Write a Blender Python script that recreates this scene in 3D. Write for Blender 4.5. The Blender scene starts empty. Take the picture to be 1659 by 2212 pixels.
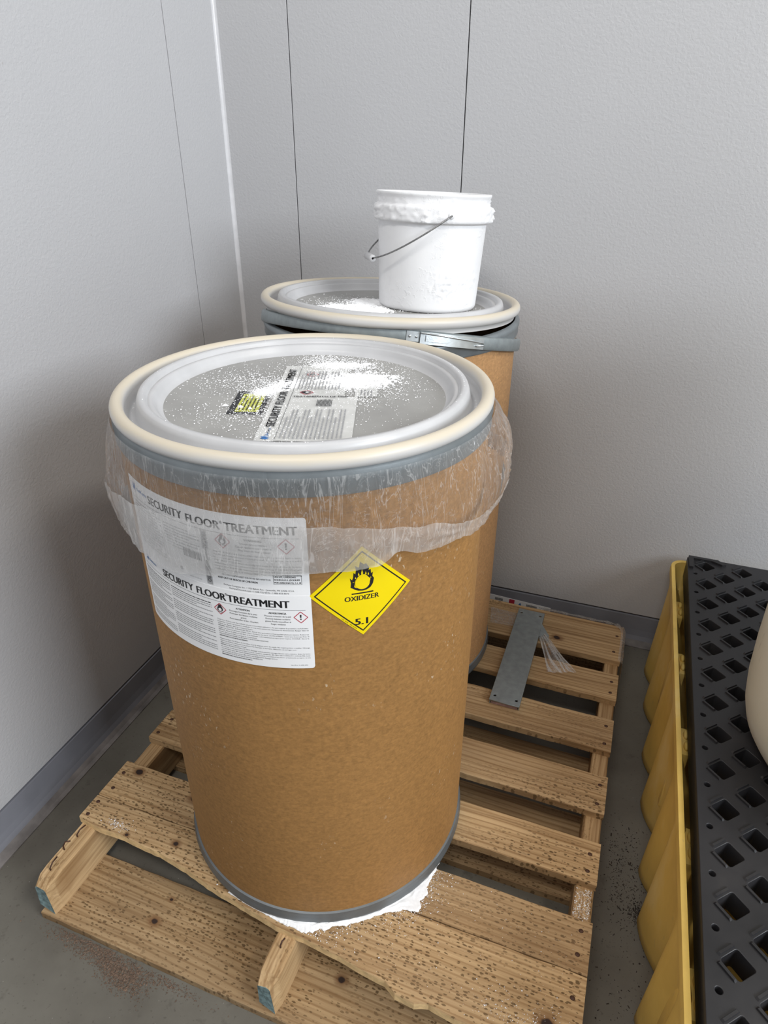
import bpy, bmesh, math, random
from math import sin, cos, pi, radians, degrees, sqrt, atan2
from mathutils import Vector, Matrix, noise, geometry

C = bpy.context.scene.collection
SC = bpy.context.scene
random.seed(7)

# ------------------------------------------------------------------ camera
cam_d = bpy.data.cameras.new('camera')
cam = bpy.data.objects.new('camera', cam_d)
C.objects.link(cam)
RT = Vector((0.94128377, 0.33760513, 0.00276482))
UP = Vector((-0.16742772, 0.45966604, 0.87216689))
FW = Vector((-0.29317712, 0.82141945, -0.48920064))
m = Matrix((RT, UP, -FW)).transposed().to_4x4()
m.translation = Vector((1.0822143, -1.7803126, 1.3632979))
cam.matrix_world = m
cam_d.sensor_fit = 'VERTICAL'
cam_d.sensor_height = 36.0
cam_d.lens = 36.0 * 1460.619 / 2212.0
cam_d.clip_start = 0.02
SC.camera = cam

# ------------------------------------------------------------------ light
w = bpy.data.worlds.new('world'); SC.world = w; w.use_nodes = True
w.node_tree.nodes['Background'].inputs[0].default_value = (0.93, 0.96, 1.0, 1)
w.node_tree.nodes['Background'].inputs[1].default_value = 0.30
SC.view_settings.view_transform = 'Standard'
SC.view_settings.look = 'None'
SC.view_settings.exposure = -0.06
SC.view_settings.gamma = 1.0
SC.view_settings.use_curve_mapping = False

def area(name, loc, target, sx, sy, power, col):
    l = bpy.data.lights.new(name, 'AREA'); l.shape = 'RECTANGLE'; l.size = sx; l.size_y = sy
    l.energy = power; l.color = col
    o = bpy.data.objects.new(name, l); C.objects.link(o)
    o.location = loc
    o.rotation_euler = (Vector(target) - Vector(loc)).to_track_quat('-Z', 'Y').to_euler()
    return o
area('bay_door_daylight', (4.9, -2.5, 2.8), (0.0, -0.9, 1.7), 2.2, 1.6, 215, (0.89, 0.945, 1.0))
area('ceiling_fixture', (2.9, -1.5, 3.6), (1.0, -0.8, 0.3), 1.3, 0.35, 34, (1.0, 0.93, 0.82))
area('ceiling_fixture', (0.75, -2.5, 3.5), (1.3, -0.8, 0.3), 1.3, 0.35, 32, (1.0, 0.97, 0.92))

# ------------------------------------------------------------------ helpers
def obj(name, bm, mats, parent=None, smooth=False, matrix=None):
    me = bpy.data.meshes.new(name)
    bm.normal_update(); bm.to_mesh(me); bm.free()
    if not isinstance(mats, (list, tuple)): mats = [mats]
    for x in mats: me.materials.append(x)
    if smooth:
        for p in me.polygons: p.use_smooth = True
    o = bpy.data.objects.new(name, me); C.objects.link(o)
    if parent: o.parent = parent
    if matrix is not None: o.matrix_basis = matrix
    return o

def tag(o, label=None, cat=None, group=None, kind=None):
    if label: o['label'] = label
    if cat: o['category'] = cat
    if group: o['group'] = group
    if kind: o['kind'] = kind
    return o

def empty(name, loc, label, cat, group=None, rot=(0, 0, 0)):
    o = bpy.data.objects.new(name, None); C.objects.link(o)
    o.location = loc; o.rotation_euler = rot; o.empty_display_size = 0.05
    return tag(o, label, cat, group)

def autosmooth(o, ang=40):
    for p in o.data.polygons: p.use_smooth = True
    bm = bmesh.new(); bm.from_mesh(o.data)
    for e in bm.edges:
        if len(e.link_faces) == 2 and e.calc_face_angle(0) > radians(ang): e.smooth = False
    bm.to_mesh(o.data); bm.free()
    return o

def box(bm, x0, y0, z0, x1, y1, z1, mi=0, bevel=0.0):
    vs = [bm.verts.new(p) for p in ((x0,y0,z0),(x1,y0,z0),(x1,y1,z0),(x0,y1,z0),(x0,y0,z1),(x1,y0,z1),(x1,y1,z1),(x0,y1,z1))]
    fs = [bm.faces.new([vs[i] for i in q]) for q in ((3,2,1,0),(4,5,6,7),(0,1,5,4),(1,2,6,5),(2,3,7,6),(3,0,4,7))]
    for f in fs: f.material_index = mi
    if bevel > 0:
        es = list({e for f in fs for e in f.edges})
        r = bmesh.ops.bevel(bm, geom=es, offset=bevel, segments=2, affect='EDGES', profile=0.6)
        for f in r['faces']: f.material_index = mi
    return vs

def lathe(bm, prof, n=128, mi=0, fn=None, close_top=False, close_bot=False):
    """prof: (r, z) list; fn(r, z, th) -> (r, z)"""
    rings = []
    for r, z in prof:
        ring = []
        for i in range(n):
            th = 2 * pi * i / n
            rr, zz = fn(r, z, th) if fn else (r, z)
            ring.append(bm.verts.new((rr * cos(th), rr * sin(th), zz)))
        rings.append(ring)
    for a, b in zip(rings[:-1], rings[1:]):
        for i in range(n):
            j = (i + 1) % n
            f = bm.faces.new((a[i], a[j], b[j], b[i])); f.material_index = mi
    if close_bot: bm.faces.new(list(reversed(rings[0]))).material_index = mi
    if close_top: bm.faces.new(rings[-1]).material_index = mi
    return rings

def tube(bm, pts, r, n=10, closed=False, mi=0):
    pts = [Vector(p) for p in pts]; N = len(pts); rings = []
    up = Vector((0, 0, 1)); prev = None
    for i, p in enumerate(pts):
        a = pts[(i - 1) % N] if (closed or i > 0) else p
        b = pts[(i + 1) % N] if (closed or i < N - 1) else p
        t = (b - a).normalized()
        if prev is None:
            s = t.cross(up)
            if s.length < 1e-3: s = t.cross(Vector((1, 0, 0)))
            s.normalize()
        else:
            s = (prev - t * prev.dot(t)).normalized()
        prev = s; v = t.cross(s)
        rings.append([bm.verts.new(p + (s * cos(2*pi*k/n) + v * sin(2*pi*k/n)) * r) for k in range(n)])
    rng = range(N if closed else N - 1)
    for i in rng:
        a, b = rings[i], rings[(i + 1) % N]
        for k in range(n):
            bm.faces.new((a[k], a[(k+1) % n], b[(k+1) % n], b[k])).material_index = mi
    if not closed:
        bm.faces.new(list(reversed(rings[0]))).material_index = mi; bm.faces.new(rings[-1]).material_index = mi

# ------------------------------------------------------------------ materials
class NT:
    def __init__(s, name):
        s.m = bpy.data.materials.new(name); s.m.use_nodes = True
        s.t = s.m.node_tree; s.n = s.t.nodes; s.b = s.n['Principled BSDF']; s.out = s.n['Material Output']
    def new(s, ty, **kw):
        nd = s.n.new(ty)
        for k, v in kw.items(): setattr(nd, k, v)
        return nd
    def link(s, a, b): s.t.links.new(a, b)
    def coord(s, scale=(1,1,1), loc=(0,0,0), kind='Object', rot=(0,0,0)):
        tc = s.new('ShaderNodeTexCoord'); mp = s.new('ShaderNodeMapping')
        mp.inputs['Scale'].default_value = scale; mp.inputs['Location'].default_value = loc; mp.inputs['Rotation'].default_value = rot
        s.link(tc.outputs[kind], mp.inputs[0]); return mp.outputs[0]
    def noise(s, v, scale, detail=3, rough=0.5, dist=0.0):
        nd = s.new('ShaderNodeTexNoise'); nd.inputs['Scale'].default_value = scale; nd.inputs['Detail'].default_value = detail
        nd.inputs['Roughness'].default_value = rough; nd.inputs['Distortion'].default_value = dist
        s.link(v, nd.inputs['Vector']); return nd.outputs[0]
    def ramp(s, f, stops):
        nd = s.new('ShaderNodeValToRGB'); el = nd.color_ramp.elements
        while len(el) < len(stops): el.new(0.5)
        for e, (p, c) in zip(el, stops):
            e.position = p; e.color = (c, c, c, 1) if isinstance(c, (int, float)) else (*c, 1)
        s.link(f, nd.inputs[0]); return nd.outputs[0]
    def mix(s, f, a, b, blend='MIX'):
        nd = s.new('ShaderNodeMix', data_type='RGBA', blend_type=blend)
        for i, x in ((0, f), (6, a), (7, b)):
            if isinstance(x, (int, float)): nd.inputs[i].default_value = x
            elif isinstance(x, tuple): nd.inputs[i].default_value = (*x, 1)
            else: s.link(x, nd.inputs[i])
        return nd.outputs[2]
    def math(s, op, a, b=0.0):
        nd = s.new('ShaderNodeMath', operation=op)
        for i, x in enumerate((a, b)):
            if isinstance(x, (int, float)): nd.inputs[i].default_value = x
            else: s.link(x, nd.inputs[i])
        return nd.outputs[0]
    def bump(s, h, strength=0.3, dist=0.001):
        nd = s.new('ShaderNodeBump'); nd.inputs['Strength'].default_value = strength; nd.inputs['Distance'].default_value = dist
        s.link(h, nd.inputs['Height']); s.link(nd.outputs[0], s.b.inputs['Normal']); return nd
    def set(s, col=None, rough=None, metal=None, spec=None):
        for k, v in (('Base Color', col), ('Roughness', rough), ('Metallic', metal), ('Specular IOR Level', spec)):
            if v is None: continue
            if isinstance(v, (int, float)): s.b.inputs[k].default_value = v
            elif isinstance(v, tuple): s.b.inputs[k].default_value = (*v, 1)
            else: s.link(v, s.b.inputs[k])
        return s.m

def simple(name, col, rough=0.5, metal=0.0, var=0.06, scale=30, bump=0.0, bscale=200, spec=0.5):
    t = NT(name); v = t.coord()
    n = t.noise(v, scale, 4)
    lo = tuple(c * (1 - var) for c in col); hi = tuple(min(1, c * (1 + var)) for c in col)
    t.set(t.ramp(n, [(0.3, lo), (0.7, hi)]), rough, metal, spec)
    if bump: t.bump(t.noise(v, bscale, 2), bump, 0.001)
    return t.m

def m_wall():
    t = NT('embossed_panel_paint'); v = t.coord()
    big = t.noise(v, 1.3, 4); 
    col = t.ramp(big, [(0.3, (0.475, 0.475, 0.488)), (0.7, (0.505, 0.505, 0.518))])
    spk = t.noise(v, 42, 2); spm = t.ramp(spk, [(0.77, 0.0), (0.80, 1.0)])
    col = t.mix(t.math('MULTIPLY', spm, 0.35), col, (0.3, 0.28, 0.25))
    t.set(col, 0.42, spec=0.4)
    h = t.noise(v, 150, 3, 0.55, 0.6)
    h2 = t.ramp(h, [(0.35, 0.0), (0.65, 1.0)])
    sc = t.noise(t.coord((14, 14, 2.2)), 3, 3)
    t.bump(t.math('ADD', h2, t.math('MULTIPLY', t.noise(v, 2.2, 2), 9.0)), 0.27, 0.0011)
    return t.m
def m_floor():
    t = NT('sealed_concrete'); v = t.coord()
    big = t.noise(v, 2.6, 6, 0.6)
    col = t.ramp(big, [(0.3, (0.100, 0.090, 0.074)), (0.55, (0.155, 0.145, 0.122)), (0.75, (0.195, 0.185, 0.158))])
    s1 = t.ramp(t.noise(v, 130, 2), [(0.30, 1.0), (0.36, 0.0)])
    col = t.mix(t.math('MULTIPLY', s1, 0.45), col, (0.07, 0.06, 0.05))
    s2 = t.ramp(t.noise(t.coord(loc=(5, 3, 1)), 170, 2), [(0.74, 0.0), (0.78, 1.0)])
    col = t.mix(t.math('MULTIPLY', s2, 0.5), col, (0.5, 0.48, 0.43))
    st = t.ramp(t.noise(t.coord(loc=(2, 9, 0)), 14, 4, 0.7), [(0.62, 0.0), (0.72, 1.0)])
    col = t.mix(t.math('MULTIPLY', st, 0.5), col, (0.06, 0.05, 0.04))
    t.set(col, t.ramp(big, [(0.3, 0.45), (0.7, 0.62)]), spec=0.4)
    t.bump(t.noise(v, 60, 5), 0.25, 0.001)
    return t.m
def m_wood(seed, dark=1.0, axis='x', spots=0.5, knots=()):
    t = NT('pine_board'); L = (seed * 1.37, seed * 0.71, seed * 2.13)
    sx = (1.2, 34, 34) if axis == 'x' else (34, 1.2, 34)
    v = t.coord(sx, L)
    g = t.noise(v, 1.0, 4, 0.6, 0.8)
    sx2 = (5, 150, 150) if axis == 'x' else (150, 5, 150)
    g2 = t.noise(t.coord(sx2, L), 1.0, 3, 0.6)
    hi = tuple(c * dark for c in (0.60, 0.415, 0.225)); md = tuple(c * dark for c in (0.45, 0.29, 0.140)); lo = tuple(c * dark for c in (0.235, 0.13, 0.055))
    col = t.ramp(g, [(0.30, lo), (0.45, md), (0.62, hi)])
    col = t.mix(0.45, col, t.ramp(g2, [(0.34, lo), (0.56, hi)]))
    wv = t.new('ShaderNodeTexWave', wave_type='BANDS', bands_direction='Y' if axis == 'x' else 'X')
    wv.inputs['Scale'].default_value = 26; wv.inputs['Distortion'].default_value = 7; wv.inputs['Detail'].default_value = 2
    wv.inputs['Detail Scale'].default_value = 0.35
    t.link(t.coord((0.25, 1, 1) if axis == 'x' else (1, 0.25, 1), L), wv.inputs['Vector'])
    col = t.mix(t.math('MULTIPLY', t.ramp(wv.outputs[1], [(0.0, 0.0), (0.70, 0.0), (1.0, 1.0)]), 0.6), col, tuple(c * dark for c in (0.26, 0.14, 0.055)))
    # mould speckles: elongated dark dashes in patches
    s3 = (105, 250, 60) if axis == 'x' else (250, 105, 60)
    vo = t.new('ShaderNodeTexVoronoi'); vo.inputs['Scale'].default_value = 1.0; t.link(t.coord(s3, L), vo.inputs['Vector'])
    wob = t.math('MULTIPLY', t.math('SUBTRACT', t.noise(t.coord((230, 380, 100) if axis == 'x' else (380, 230, 100), L), 1.0, 2), 0.5), 0.42)
    vs_ = t.new('ShaderNodeSeparateColor'); t.link(vo.outputs['Color'], vs_.inputs[0])
    dd_ = t.math('SUBTRACT', t.math('ADD', vo.outputs['Distance'], wob), t.math('MULTIPLY', vs_.outputs[0], 0.42))
    sp = t.ramp(dd_, [(0.0, 1.0), (0.10, 0.0)])
    patch = t.ramp(t.noise(t.coord((2.6, 9, 9) if axis == 'x' else (9, 2.6, 9), L), 1.0, 3), [(0.58 - 0.30 * spots, 0.0), (0.70 - 0.25 * spots, 1.0)])
    sf = t.math('MULTIPLY', t.math('MULTIPLY', sp, patch), 0.85)
    col = t.mix(sf, col, (0.095, 0.052, 0.018))
    st = t.ramp(t.noise(t.coord((5, 14, 9) if axis == 'x' else (14, 5, 9), (L[1] + 4, L[0], 2)), 1.0, 5, 0.72), [(0.66, 0.0), (0.74, 1.0)])
    col = t.mix(t.math('MULTIPLY', st, 0.5), col, (0.075, 0.06, 0.045))
    big = t.noise(t.coord((1.5, 6, 3) if axis == 'x' else (6, 1.5, 3), (L[2], L[0], 7)), 1.0, 4, 0.6)
    col = t.mix(t.math('MULTIPLY', t.ramp(big, [(0.40, 0.0), (0.62, 1.0)]), 0.45 * min(1.0, 0.35 + spots)), col, tuple(c * dark for c in (0.24, 0.155, 0.085)))
    for kx, ky, kr in knots:
        sep = t.new('ShaderNodeVectorMath', operation='DISTANCE')
        pv = t.coord((1, 1.35, 0)); t.link(pv, sep.inputs[0]); sep.inputs[1].default_value = (kx, ky * 1.35, 0)
        dd = t.math('ADD', sep.outputs['Value'], t.math('MULTIPLY', t.math('SUBTRACT', t.noise(t.coord(), 55, 2), 0.5), kr * 0.9))
        col = t.mix(t.ramp(t.math('DIVIDE', dd, kr * 2.6), [(0.25, 1.0), (0.75, 0.0)]), col, (0.19, 0.095, 0.04))
        col = t.mix(t.ramp(t.math('DIVIDE', dd, kr), [(0.6, 1.0), (0.85, 0.0)]), col, (0.035, 0.02, 0.015))
    t.set(col, 0.72, spec=0.3)
    t.bump(g2, 0.35, 0.0012)
    return t.m
def m_kraft(name, col, seed):
    t = NT(name); L = (seed, seed * 2, 0)
    n1 = t.noise(t.coord((1, 1, 1), L), 150, 4, 0.7)
    n2 = t.noise(t.coord((1, 1, 0.25), L), 5.5, 4)
    n3 = t.noise(t.coord((1, 1, 3), L), 60, 3, 0.6, 1.5)
    lo = tuple(c * 0.62 for c in col); hi = tuple(c * 1.38 for c in col)
    c = t.ramp(n1, [(0.3, lo), (0.7, hi)])
    c = t.mix(0.35, c, t.ramp(n3, [(0.35, lo), (0.65, hi)]))
    c = t.mix(0.3, c, t.ramp(n2, [(0.35, tuple(x * 0.8 for x in col)), (0.65, tuple(x * 1.12 for x in col))]))
    # dust smears of white powder
    sp = t.ramp(t.noise(t.coord((1, 1, 0.5), L), 190, 2), [(0.66, 0.0), (0.72, 1.0)])
    pa = t.ramp(t.noise(t.coord((1, 1, 1), (seed, 7, 3)), 7, 3), [(0.55, 0.0), (0.68, 1.0)])
    c = t.mix(t.math('MULTIPLY', t.math('MULTIPLY', sp, pa), 0.6), c, (0.75, 0.66, 0.52))
    t.set(c, 0.6, spec=0.35)
    t.bump(n1, 0.15, 0.0006)
    return t.m
def m_film(name, op, tint=(0.98, 0.975, 0.97), wr=60, bs=0.9):
    t = NT(name)
    v = t.coord((1, 1, 0.28))
    h = t.noise(v, wr, 3, 0.6, 1.2)
    t.set(tint, 0.22, spec=0.6)
    t.b.inputs['Subsurface Weight'].default_value = 0.0
    b = t.bump(h, bs, 0.004)
    gl = t.new('ShaderNodeBsdfGlossy'); gl.inputs['Roughness'].default_value = 0.08; gl.inputs[0].default_value = (1, 1, 1, 1)
    t.link(b.outputs[0], gl.inputs['Normal'])
    tr = t.new('ShaderNodeBsdfTransparent'); tr.inputs[0].default_value = (1, 1, 1, 1)
    tl = t.new('ShaderNodeBsdfTranslucent'); tl.inputs[0].default_value = (*tint, 1)
    m1 = t.new('ShaderNodeMixShader'); m1.inputs[0].default_value = 0.45
    t.link(t.b.outputs[0], m1.inputs[1]); t.link(tl.outputs[0], m1.inputs[2])
    lw = t.new('ShaderNodeLayerWeight'); lw.inputs[0].default_value = 0.35; t.link(b.outputs[0], lw.inputs['Normal'])
    cn = t.noise(t.coord((1, 1, 0.14), (3, 1, 2)), wr * 0.8, 3, 0.65, 1.0)
    crease = t.ramp(t.math('ABSOLUTE', t.math('SUBTRACT', cn, 0.52)), [(0.004, 1.0), (0.016, 0.0)])
    cn2 = t.noise(t.coord((1, 1, 0.6), (8, 1, 2), rot=(0.5, 0.3, 0)), wr * 0.45, 4, 0.7, 1.6)
    crease = t.math('MAXIMUM', crease, t.ramp(t.math('ABSOLUTE', t.math('SUBTRACT', cn2, 0.5)), [(0.002, 0.8), (0.009, 0.0)]))
    f = t.math('ADD', t.math('MULTIPLY', t.math('POWER', lw.outputs['Facing'], 3.0), 0.28), op)
    f = t.math('MINIMUM', t.math('ADD', f, t.math('MULTIPLY', crease, 0.26)), 1.0)
    m2 = t.new('ShaderNodeMixShader'); t.link(f, m2.inputs[0]); t.link(tr.outputs[0], m2.inputs[1]); t.link(m1.outputs[0], m2.inputs[2])
    fr = t.new('ShaderNodeFresnel'); fr.inputs[0].default_value = 1.5; t.link(b.outputs[0], fr.inputs['Normal'])
    m3 = t.new('ShaderNodeMixShader'); t.link(t.math('MULTIPLY', fr.outputs[0], 0.55), m3.inputs[0])
    t.link(m2.outputs[0], m3.inputs[1]); t.link(gl.outputs[0], m3.inputs[2])
    t.link(m3.outputs[0], t.out.inputs[0])
    return t.m

WALL = m_wall(); FLOOR = m_floor()
GAP = simple('dark_joint', (0.05, 0.047, 0.045), 0.8)
BASE = simple('grey_base_trim', (0.215, 0.22, 0.25), 0.38, var=0.12, scale=9, bump=0.05)
TOE = simple('dirty_base_toe', (0.17, 0.155, 0.15), 0.6, var=0.4, scale=22, bump=0.2)
KRAFT1 = m_kraft('kraft_fibreboard', (0.325, 0.168, 0.055), 1.0)
KRAFT2 = m_kraft('kraft_fibreboard_light', (0.50, 0.28, 0.125), 5.0)
CHIME = simple('grey_steel_chime', (0.16, 0.175, 0.185), 0.42, 0.35, 0.15, 18, 0.06)
BAND = simple('grey_steel_band', (0.23, 0.255, 0.27), 0.38, 0.45, 0.2, 14, 0.08)
GALV = simple('galvanised_steel', (0.30, 0.335, 0.345), 0.42, 0.55, 0.12, 60, 0.12)
BRIGHT = simple('zinc_latch', (0.62, 0.66, 0.68), 0.28, 0.8, 0.12, 40, 0.1)
LIDW = simple('lid_plastic_white', (0.52, 0.52, 0.53), 0.36, 0, 0.05, 20, 0.05)
LIDRIM = None
def m_lidrim():
    # gasket rim: plastic yellowed with age on its upper face
    t = NT('lid_rim_plastic'); g = t.new('ShaderNodeNewGeometry'); sep = t.new('ShaderNodeSeparateXYZ')
    tc = t.new('ShaderNodeTexCoord'); t.link(tc.outputs['Object'], sep.inputs[0])
    n = t.noise(t.coord(), 12, 3)
    z = t.math('ADD', t.math('MULTIPLY', t.math('SUBTRACT', sep.outputs[2], 0.903), 60.0), t.math('MULTIPLY', t.math('SUBTRACT', n, 0.5), 0.5))
    t.set(t.ramp(z, [(0.0, (0.58, 0.57, 0.56)), (0.5, (0.61, 0.545, 0.435))]), 0.42)
    return t.m
LIDRIM = m_lidrim()
def m_liddisc():
    t = NT('lid_grey_disc'); v = t.coord()
    n = t.noise(v, 9, 4); c = t.ramp(n, [(0.3, (0.275, 0.27, 0.26)), (0.7, (0.36, 0.355, 0.34))])
    s = t.ramp(t.noise(t.coord((1, 3, 1)), 30, 4, 0.7), [(0.6, 0.0), (0.72, 1.0)])
    c = t.mix(t.math('MULTIPLY', s, 0.35), c, (0.6, 0.6, 0.58))
    t.set(c, 0.4); t.bump(t.noise(v, 90, 3), 0.1, 0.0006); return t.m
DISC = m_liddisc()
PAPERD = simple('dusty_label_paper', (0.58, 0.58, 0.565), 0.5, 0, 0.10, 40)
PAPER = simple('label_paper', (0.87, 0.87, 0.88), 0.4, 0, 0.02, 15)
INK = simple('black_ink', (0.012, 0.012, 0.014), 0.45)
INKG = simple('grey_ink', (0.30, 0.30, 0.31), 0.5)
STRIP = simple('grey_print_strip', (0.42, 0.42, 0.43), 0.5)
INKB = simple('blue_ink', (0.03, 0.15, 0.42), 0.45)
INKR = simple('red_ink', (0.48, 0.03, 0.06), 0.45)
YEL = simple('placard_yellow', (0.88, 0.68, 0.0), 0.42, 0, 0.02, 20)
LIME = simple('lime_label', (0.50, 0.52, 0.08), 0.45)
POWD = simple('white_powder', (0.88, 0.88, 0.89), 0.9, 0, 0.04, 200)
BUCK = None
def m_bucket():
    t = NT('powdery_white_plastic'); v = t.coord()
    n = t.noise(v, 14, 5, 0.6); t.set(t.ramp(n, [(0.3, (0.80, 0.80, 0.815)), (0.7, (0.87, 0.87, 0.88))]), 0.55)
    lump = t.ramp(t.noise(v, 95, 4, 0.7), [(0.52, 0.0), (0.75, 1.0)])
    pa = t.ramp(t.noise(t.coord(loc=(1, 4, 2)), 12, 2), [(0.5, 0.05), (0.62, 1.0)])
    t.bump(t.math('MULTIPLY', lump, pa), 0.35, 0.003); return t.m
BUCK = m_bucket()
YPL = None
def m_yellow():
    t = NT('yellow_polyethylene'); v = t.coord((1, 1, 0.5))
    n = t.noise(v, 6, 5, 0.6)
    c = t.ramp(n, [(0.3, (0.60, 0.40, 0.09)), (0.55, (0.76, 0.52, 0.13)), (0.75, (0.82, 0.64, 0.28))])
    s = t.ramp(t.noise(t.coord((4, 4, 1)), 22, 4, 0.7), [(0.62, 0.0), (0.75, 1.0)])
    c = t.mix(t.math('MULTIPLY', s, 0.35), c, (0.35, 0.27, 0.16))
    t.set(c, 0.5); t.bump(n, 0.1, 0.002); return t.m
YPL = m_yellow()
def m_black():
    t = NT('black_polyethylene'); v = t.coord()
    n = t.noise(v, 5, 5, 0.65)
    c = t.ramp(n, [(0.3, (0.012, 0.012, 0.014)), (0.6, (0.022, 0.021, 0.023)), (0.8, (0.045, 0.040, 0.037))])
    t.set(c, t.ramp(n, [(0.3, 0.36), (0.7, 0.58)]), spec=0.5); t.bump(t.noise(v, 220, 2), 0.12, 0.0006); return t.m
BPL = m_black()
def m_barrel():
    t = NT('cream_polyethylene'); v = t.coord()
    n = t.noise(v, 4, 4)
    c = t.ramp(n, [(0.3, (0.78, 0.77, 0.64)), (0.7, (0.84, 0.835, 0.73))])
    s = t.ramp(t.noise(t.coord((9, 9, 1.3), rot=(0.25, 0, 0)), 6, 3, 0.7), [(0.66, 0.0), (0.70, 1.0)])
    c = t.mix(t.math('MULTIPLY', s, 0.4), c, (0.22, 0.19, 0.15))
    t.set(c, 0.42); return t.m
BARR = m_barrel()
RUST = simple('rusty_nail', (0.09, 0.045, 0.03), 0.6, 0.5, 0.3, 200)
TEAL = simple('teal_end_paint', (0.17, 0.245, 0.25), 0.75, 0, 0.45, 120, 0.3)
BARE = simple('splintered_pine', (0.74, 0.52, 0.26), 0.8, 0, 0.2, 80, 0.3)
FILM1 = m_film('liner_film', 0.09, bs=0.8)
FILM2 = m_film('liner_hem_film', 0.31, bs=0.3, wr=35)
FILM3 = m_film('stretch_film', 0.24, wr=40)
DEBR = simple('sawdust', (0.15, 0.10, 0.07), 0.9, 0, 0.5, 300)

# ------------------------------------------------------------------ the setting
bm = bmesh.new(); box(bm, -0.05, -5.2, -0.08, 4.6, 0.05, 0.0)
tag(obj('floor', bm, FLOOR), kind='structure')
HB = 0.1026
SA, SCx, SD = 0.2126, 0.1989, 0.6432
g = 0.0026
bm = bmesh.new()   # wall slab behind the seams, then the panels
box(bm, -0.10, -5.2, 0, -0.008, 0.0, 3.4, 1)
for y0, y1 in ((-5.2, -SA - g / 2 - 1.12), (-SA - 1.12 + g / 2, -SA - g / 2), (-SA + g / 2, 0.0)):
    box(bm, -0.0085, y0, HB + 0.003, 0.0, y1, 3.4, 0, 0.0008)
tag(obj('wall_left', bm, [WALL, GAP]), kind='structure')
bm = bmesh.new()
box(bm, -0.10, 0.008, 0, 4.6, 0.10, 3.4, 1)
for x0, x1 in ((0.0, SCx - g / 2), (SCx + g / 2, SD - g / 2), (SD + g / 2, SD + 1.12), (SD + 1.1216, 4.6)):
    box(bm, x0, 0.0, HB + 0.003, x1, 0.0085, 3.4, 0, 0.0008)
tag(obj('wall_back', bm, [WALL, GAP]), kind='structure')
# sealant bead in the corner
bm = bmesh.new(); R0 = 0.009
cols = []
for k in range(9):
    a = pi / 2 * k / 8
    cols.append([bm.verts.new((R0 * (1 - sin(a)) , -R0 * (1 - cos(a)), z)) for z in [HB + 0.0 + 0.1 * i for i in range(34)]])
for a, b in zip(cols[:-1], cols[1:]):
    for i in range(33): bm.faces.new((a[i], b[i], b[i+1], a[i+1]))
c0 = [bm.verts.new((-0.001, 0.001, HB)), bm.verts.new((-0.001, 0.001, HB + 3.3))]
bm.faces.new((cols[0][0], cols[0][-1], c0[1], c0[0])); bm.faces.new((cols[-1][-1], cols[-1][0], c0[0], c0[1]))
bmesh.ops.recalc_face_normals(bm, faces=bm.faces)
tag(obj('trim_1', bm, simple('white_sealant', (0.64, 0.64, 0.66), 0.25, bump=0.3, bscale=90), smooth=True), kind='structure')
# base trims: flat face with a small coved toe
def baseboard(name, P):
    prof = [(-0.008, 0), (0.024, 0), (0.024, 0.003), (0.015, 0.007), (0.007, 0.016), (0.003, 0.03), (0.0015, 0.05), (0.0015, HB - 0.004), (-0.008, HB - 0.003)]
    bm = bmesh.new(); n = 60; rings = []
    for i in range(n + 1):
        s = i / n; rings.append([bm.verts.new(P(s, d, z)) for d, z in prof])
    for a, b in zip(rings[:-1], rings[1:]):
        for k in range(len(prof) - 1):
            f = bm.faces.new((a[k], a[k+1], b[k+1], b[k])); f.material_index = 1 if k < 4 else 0
    bmesh.ops.recalc_face_normals(bm, faces=bm.faces)
    tag(obj(name, bm, [BASE, TOE]), kind='structure')
baseboard('baseboard_left', lambda s, d, z: (d, -5.2 + 5.2 * s, z))
baseboard('baseboard_back', lambda s, d, z: (4.6 * s, -d, z))

# ------------------------------------------------------------------ pallet
PX, PY, PA = 0.1827, -1.1326, -0.0152
HP = 0.127; W = 1.018; TT = 0.018
pal = empty('wooden_pallet', (PX, PY, 0), 'weathered mould-speckled pine pallet carrying both brown drums, front board missing', 'pallet', rot=(0, 0, PA))
def pal_pt(u, v, z=HP):
    return Vector((PX + cos(PA) * u - sin(PA) * v, PY + sin(PA) * u + cos(PA) * v, z))
def board(name, w0, w1, z0, z1, mt, u0=0.0, u1=W, seed=1, front=None, thick_mi=0, mats=None):
    """w0,w1 front/back edges; front(u) optional custom front edge"""
    bm = bmesh.new(); nx = 90; rows = []
    for i in range(nx + 1):
        u = u0 + (u1 - u0) * i / nx
        a = (front(u) if front else w0) + 0.0016 * noise.noise((u * 22, seed * 3.1, 0)) + 0.0008 * noise.noise((u * 90, seed * 3.1, 4))
        b = w1 + 0.0016 * noise.noise((u * 20, seed * 5.7, 9))
        dz = 0.0009 * noise.noise((u * 6, seed, 2))
        e = 0.0015
        ue = u + (0.0008 * noise.noise((seed, i, 0)))
        row = [(a, z0), (a, z1 - e), (a + e, z1 + dz)] + [(a + (b - a) * k / 6, z1 + dz) for k in range(1, 6)] + [(b - e, z1 + dz), (b, z1 - e), (b, z0)]
        rows.append([bm.verts.new((u, y, z)) for y, z in row])
    n = len(rows[0])
    for a, b in zip(rows[:-1], rows[1:]):
        for k in range(n):
            f = bm.faces.new((a[k], b[k], b[(k+1) % n], a[(k+1) % n]))
            f.material_index = thick_mi if k == 0 else 0
    bm.faces.new(rows[0]); bm.faces.new(list(reversed(rows[-1])))
    bmesh.ops.recalc_face_normals(bm, faces=bm.faces)
    return obj(name, bm, mats or mt, pal)
def pl(pts):
    def f(u):
        for (a, b), (c, d) in zip(pts[:-1], pts[1:]):
            if u <= c: return b + (d - b) * (u - a) / (c - a)
        return pts[-1][1]
    return f
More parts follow.
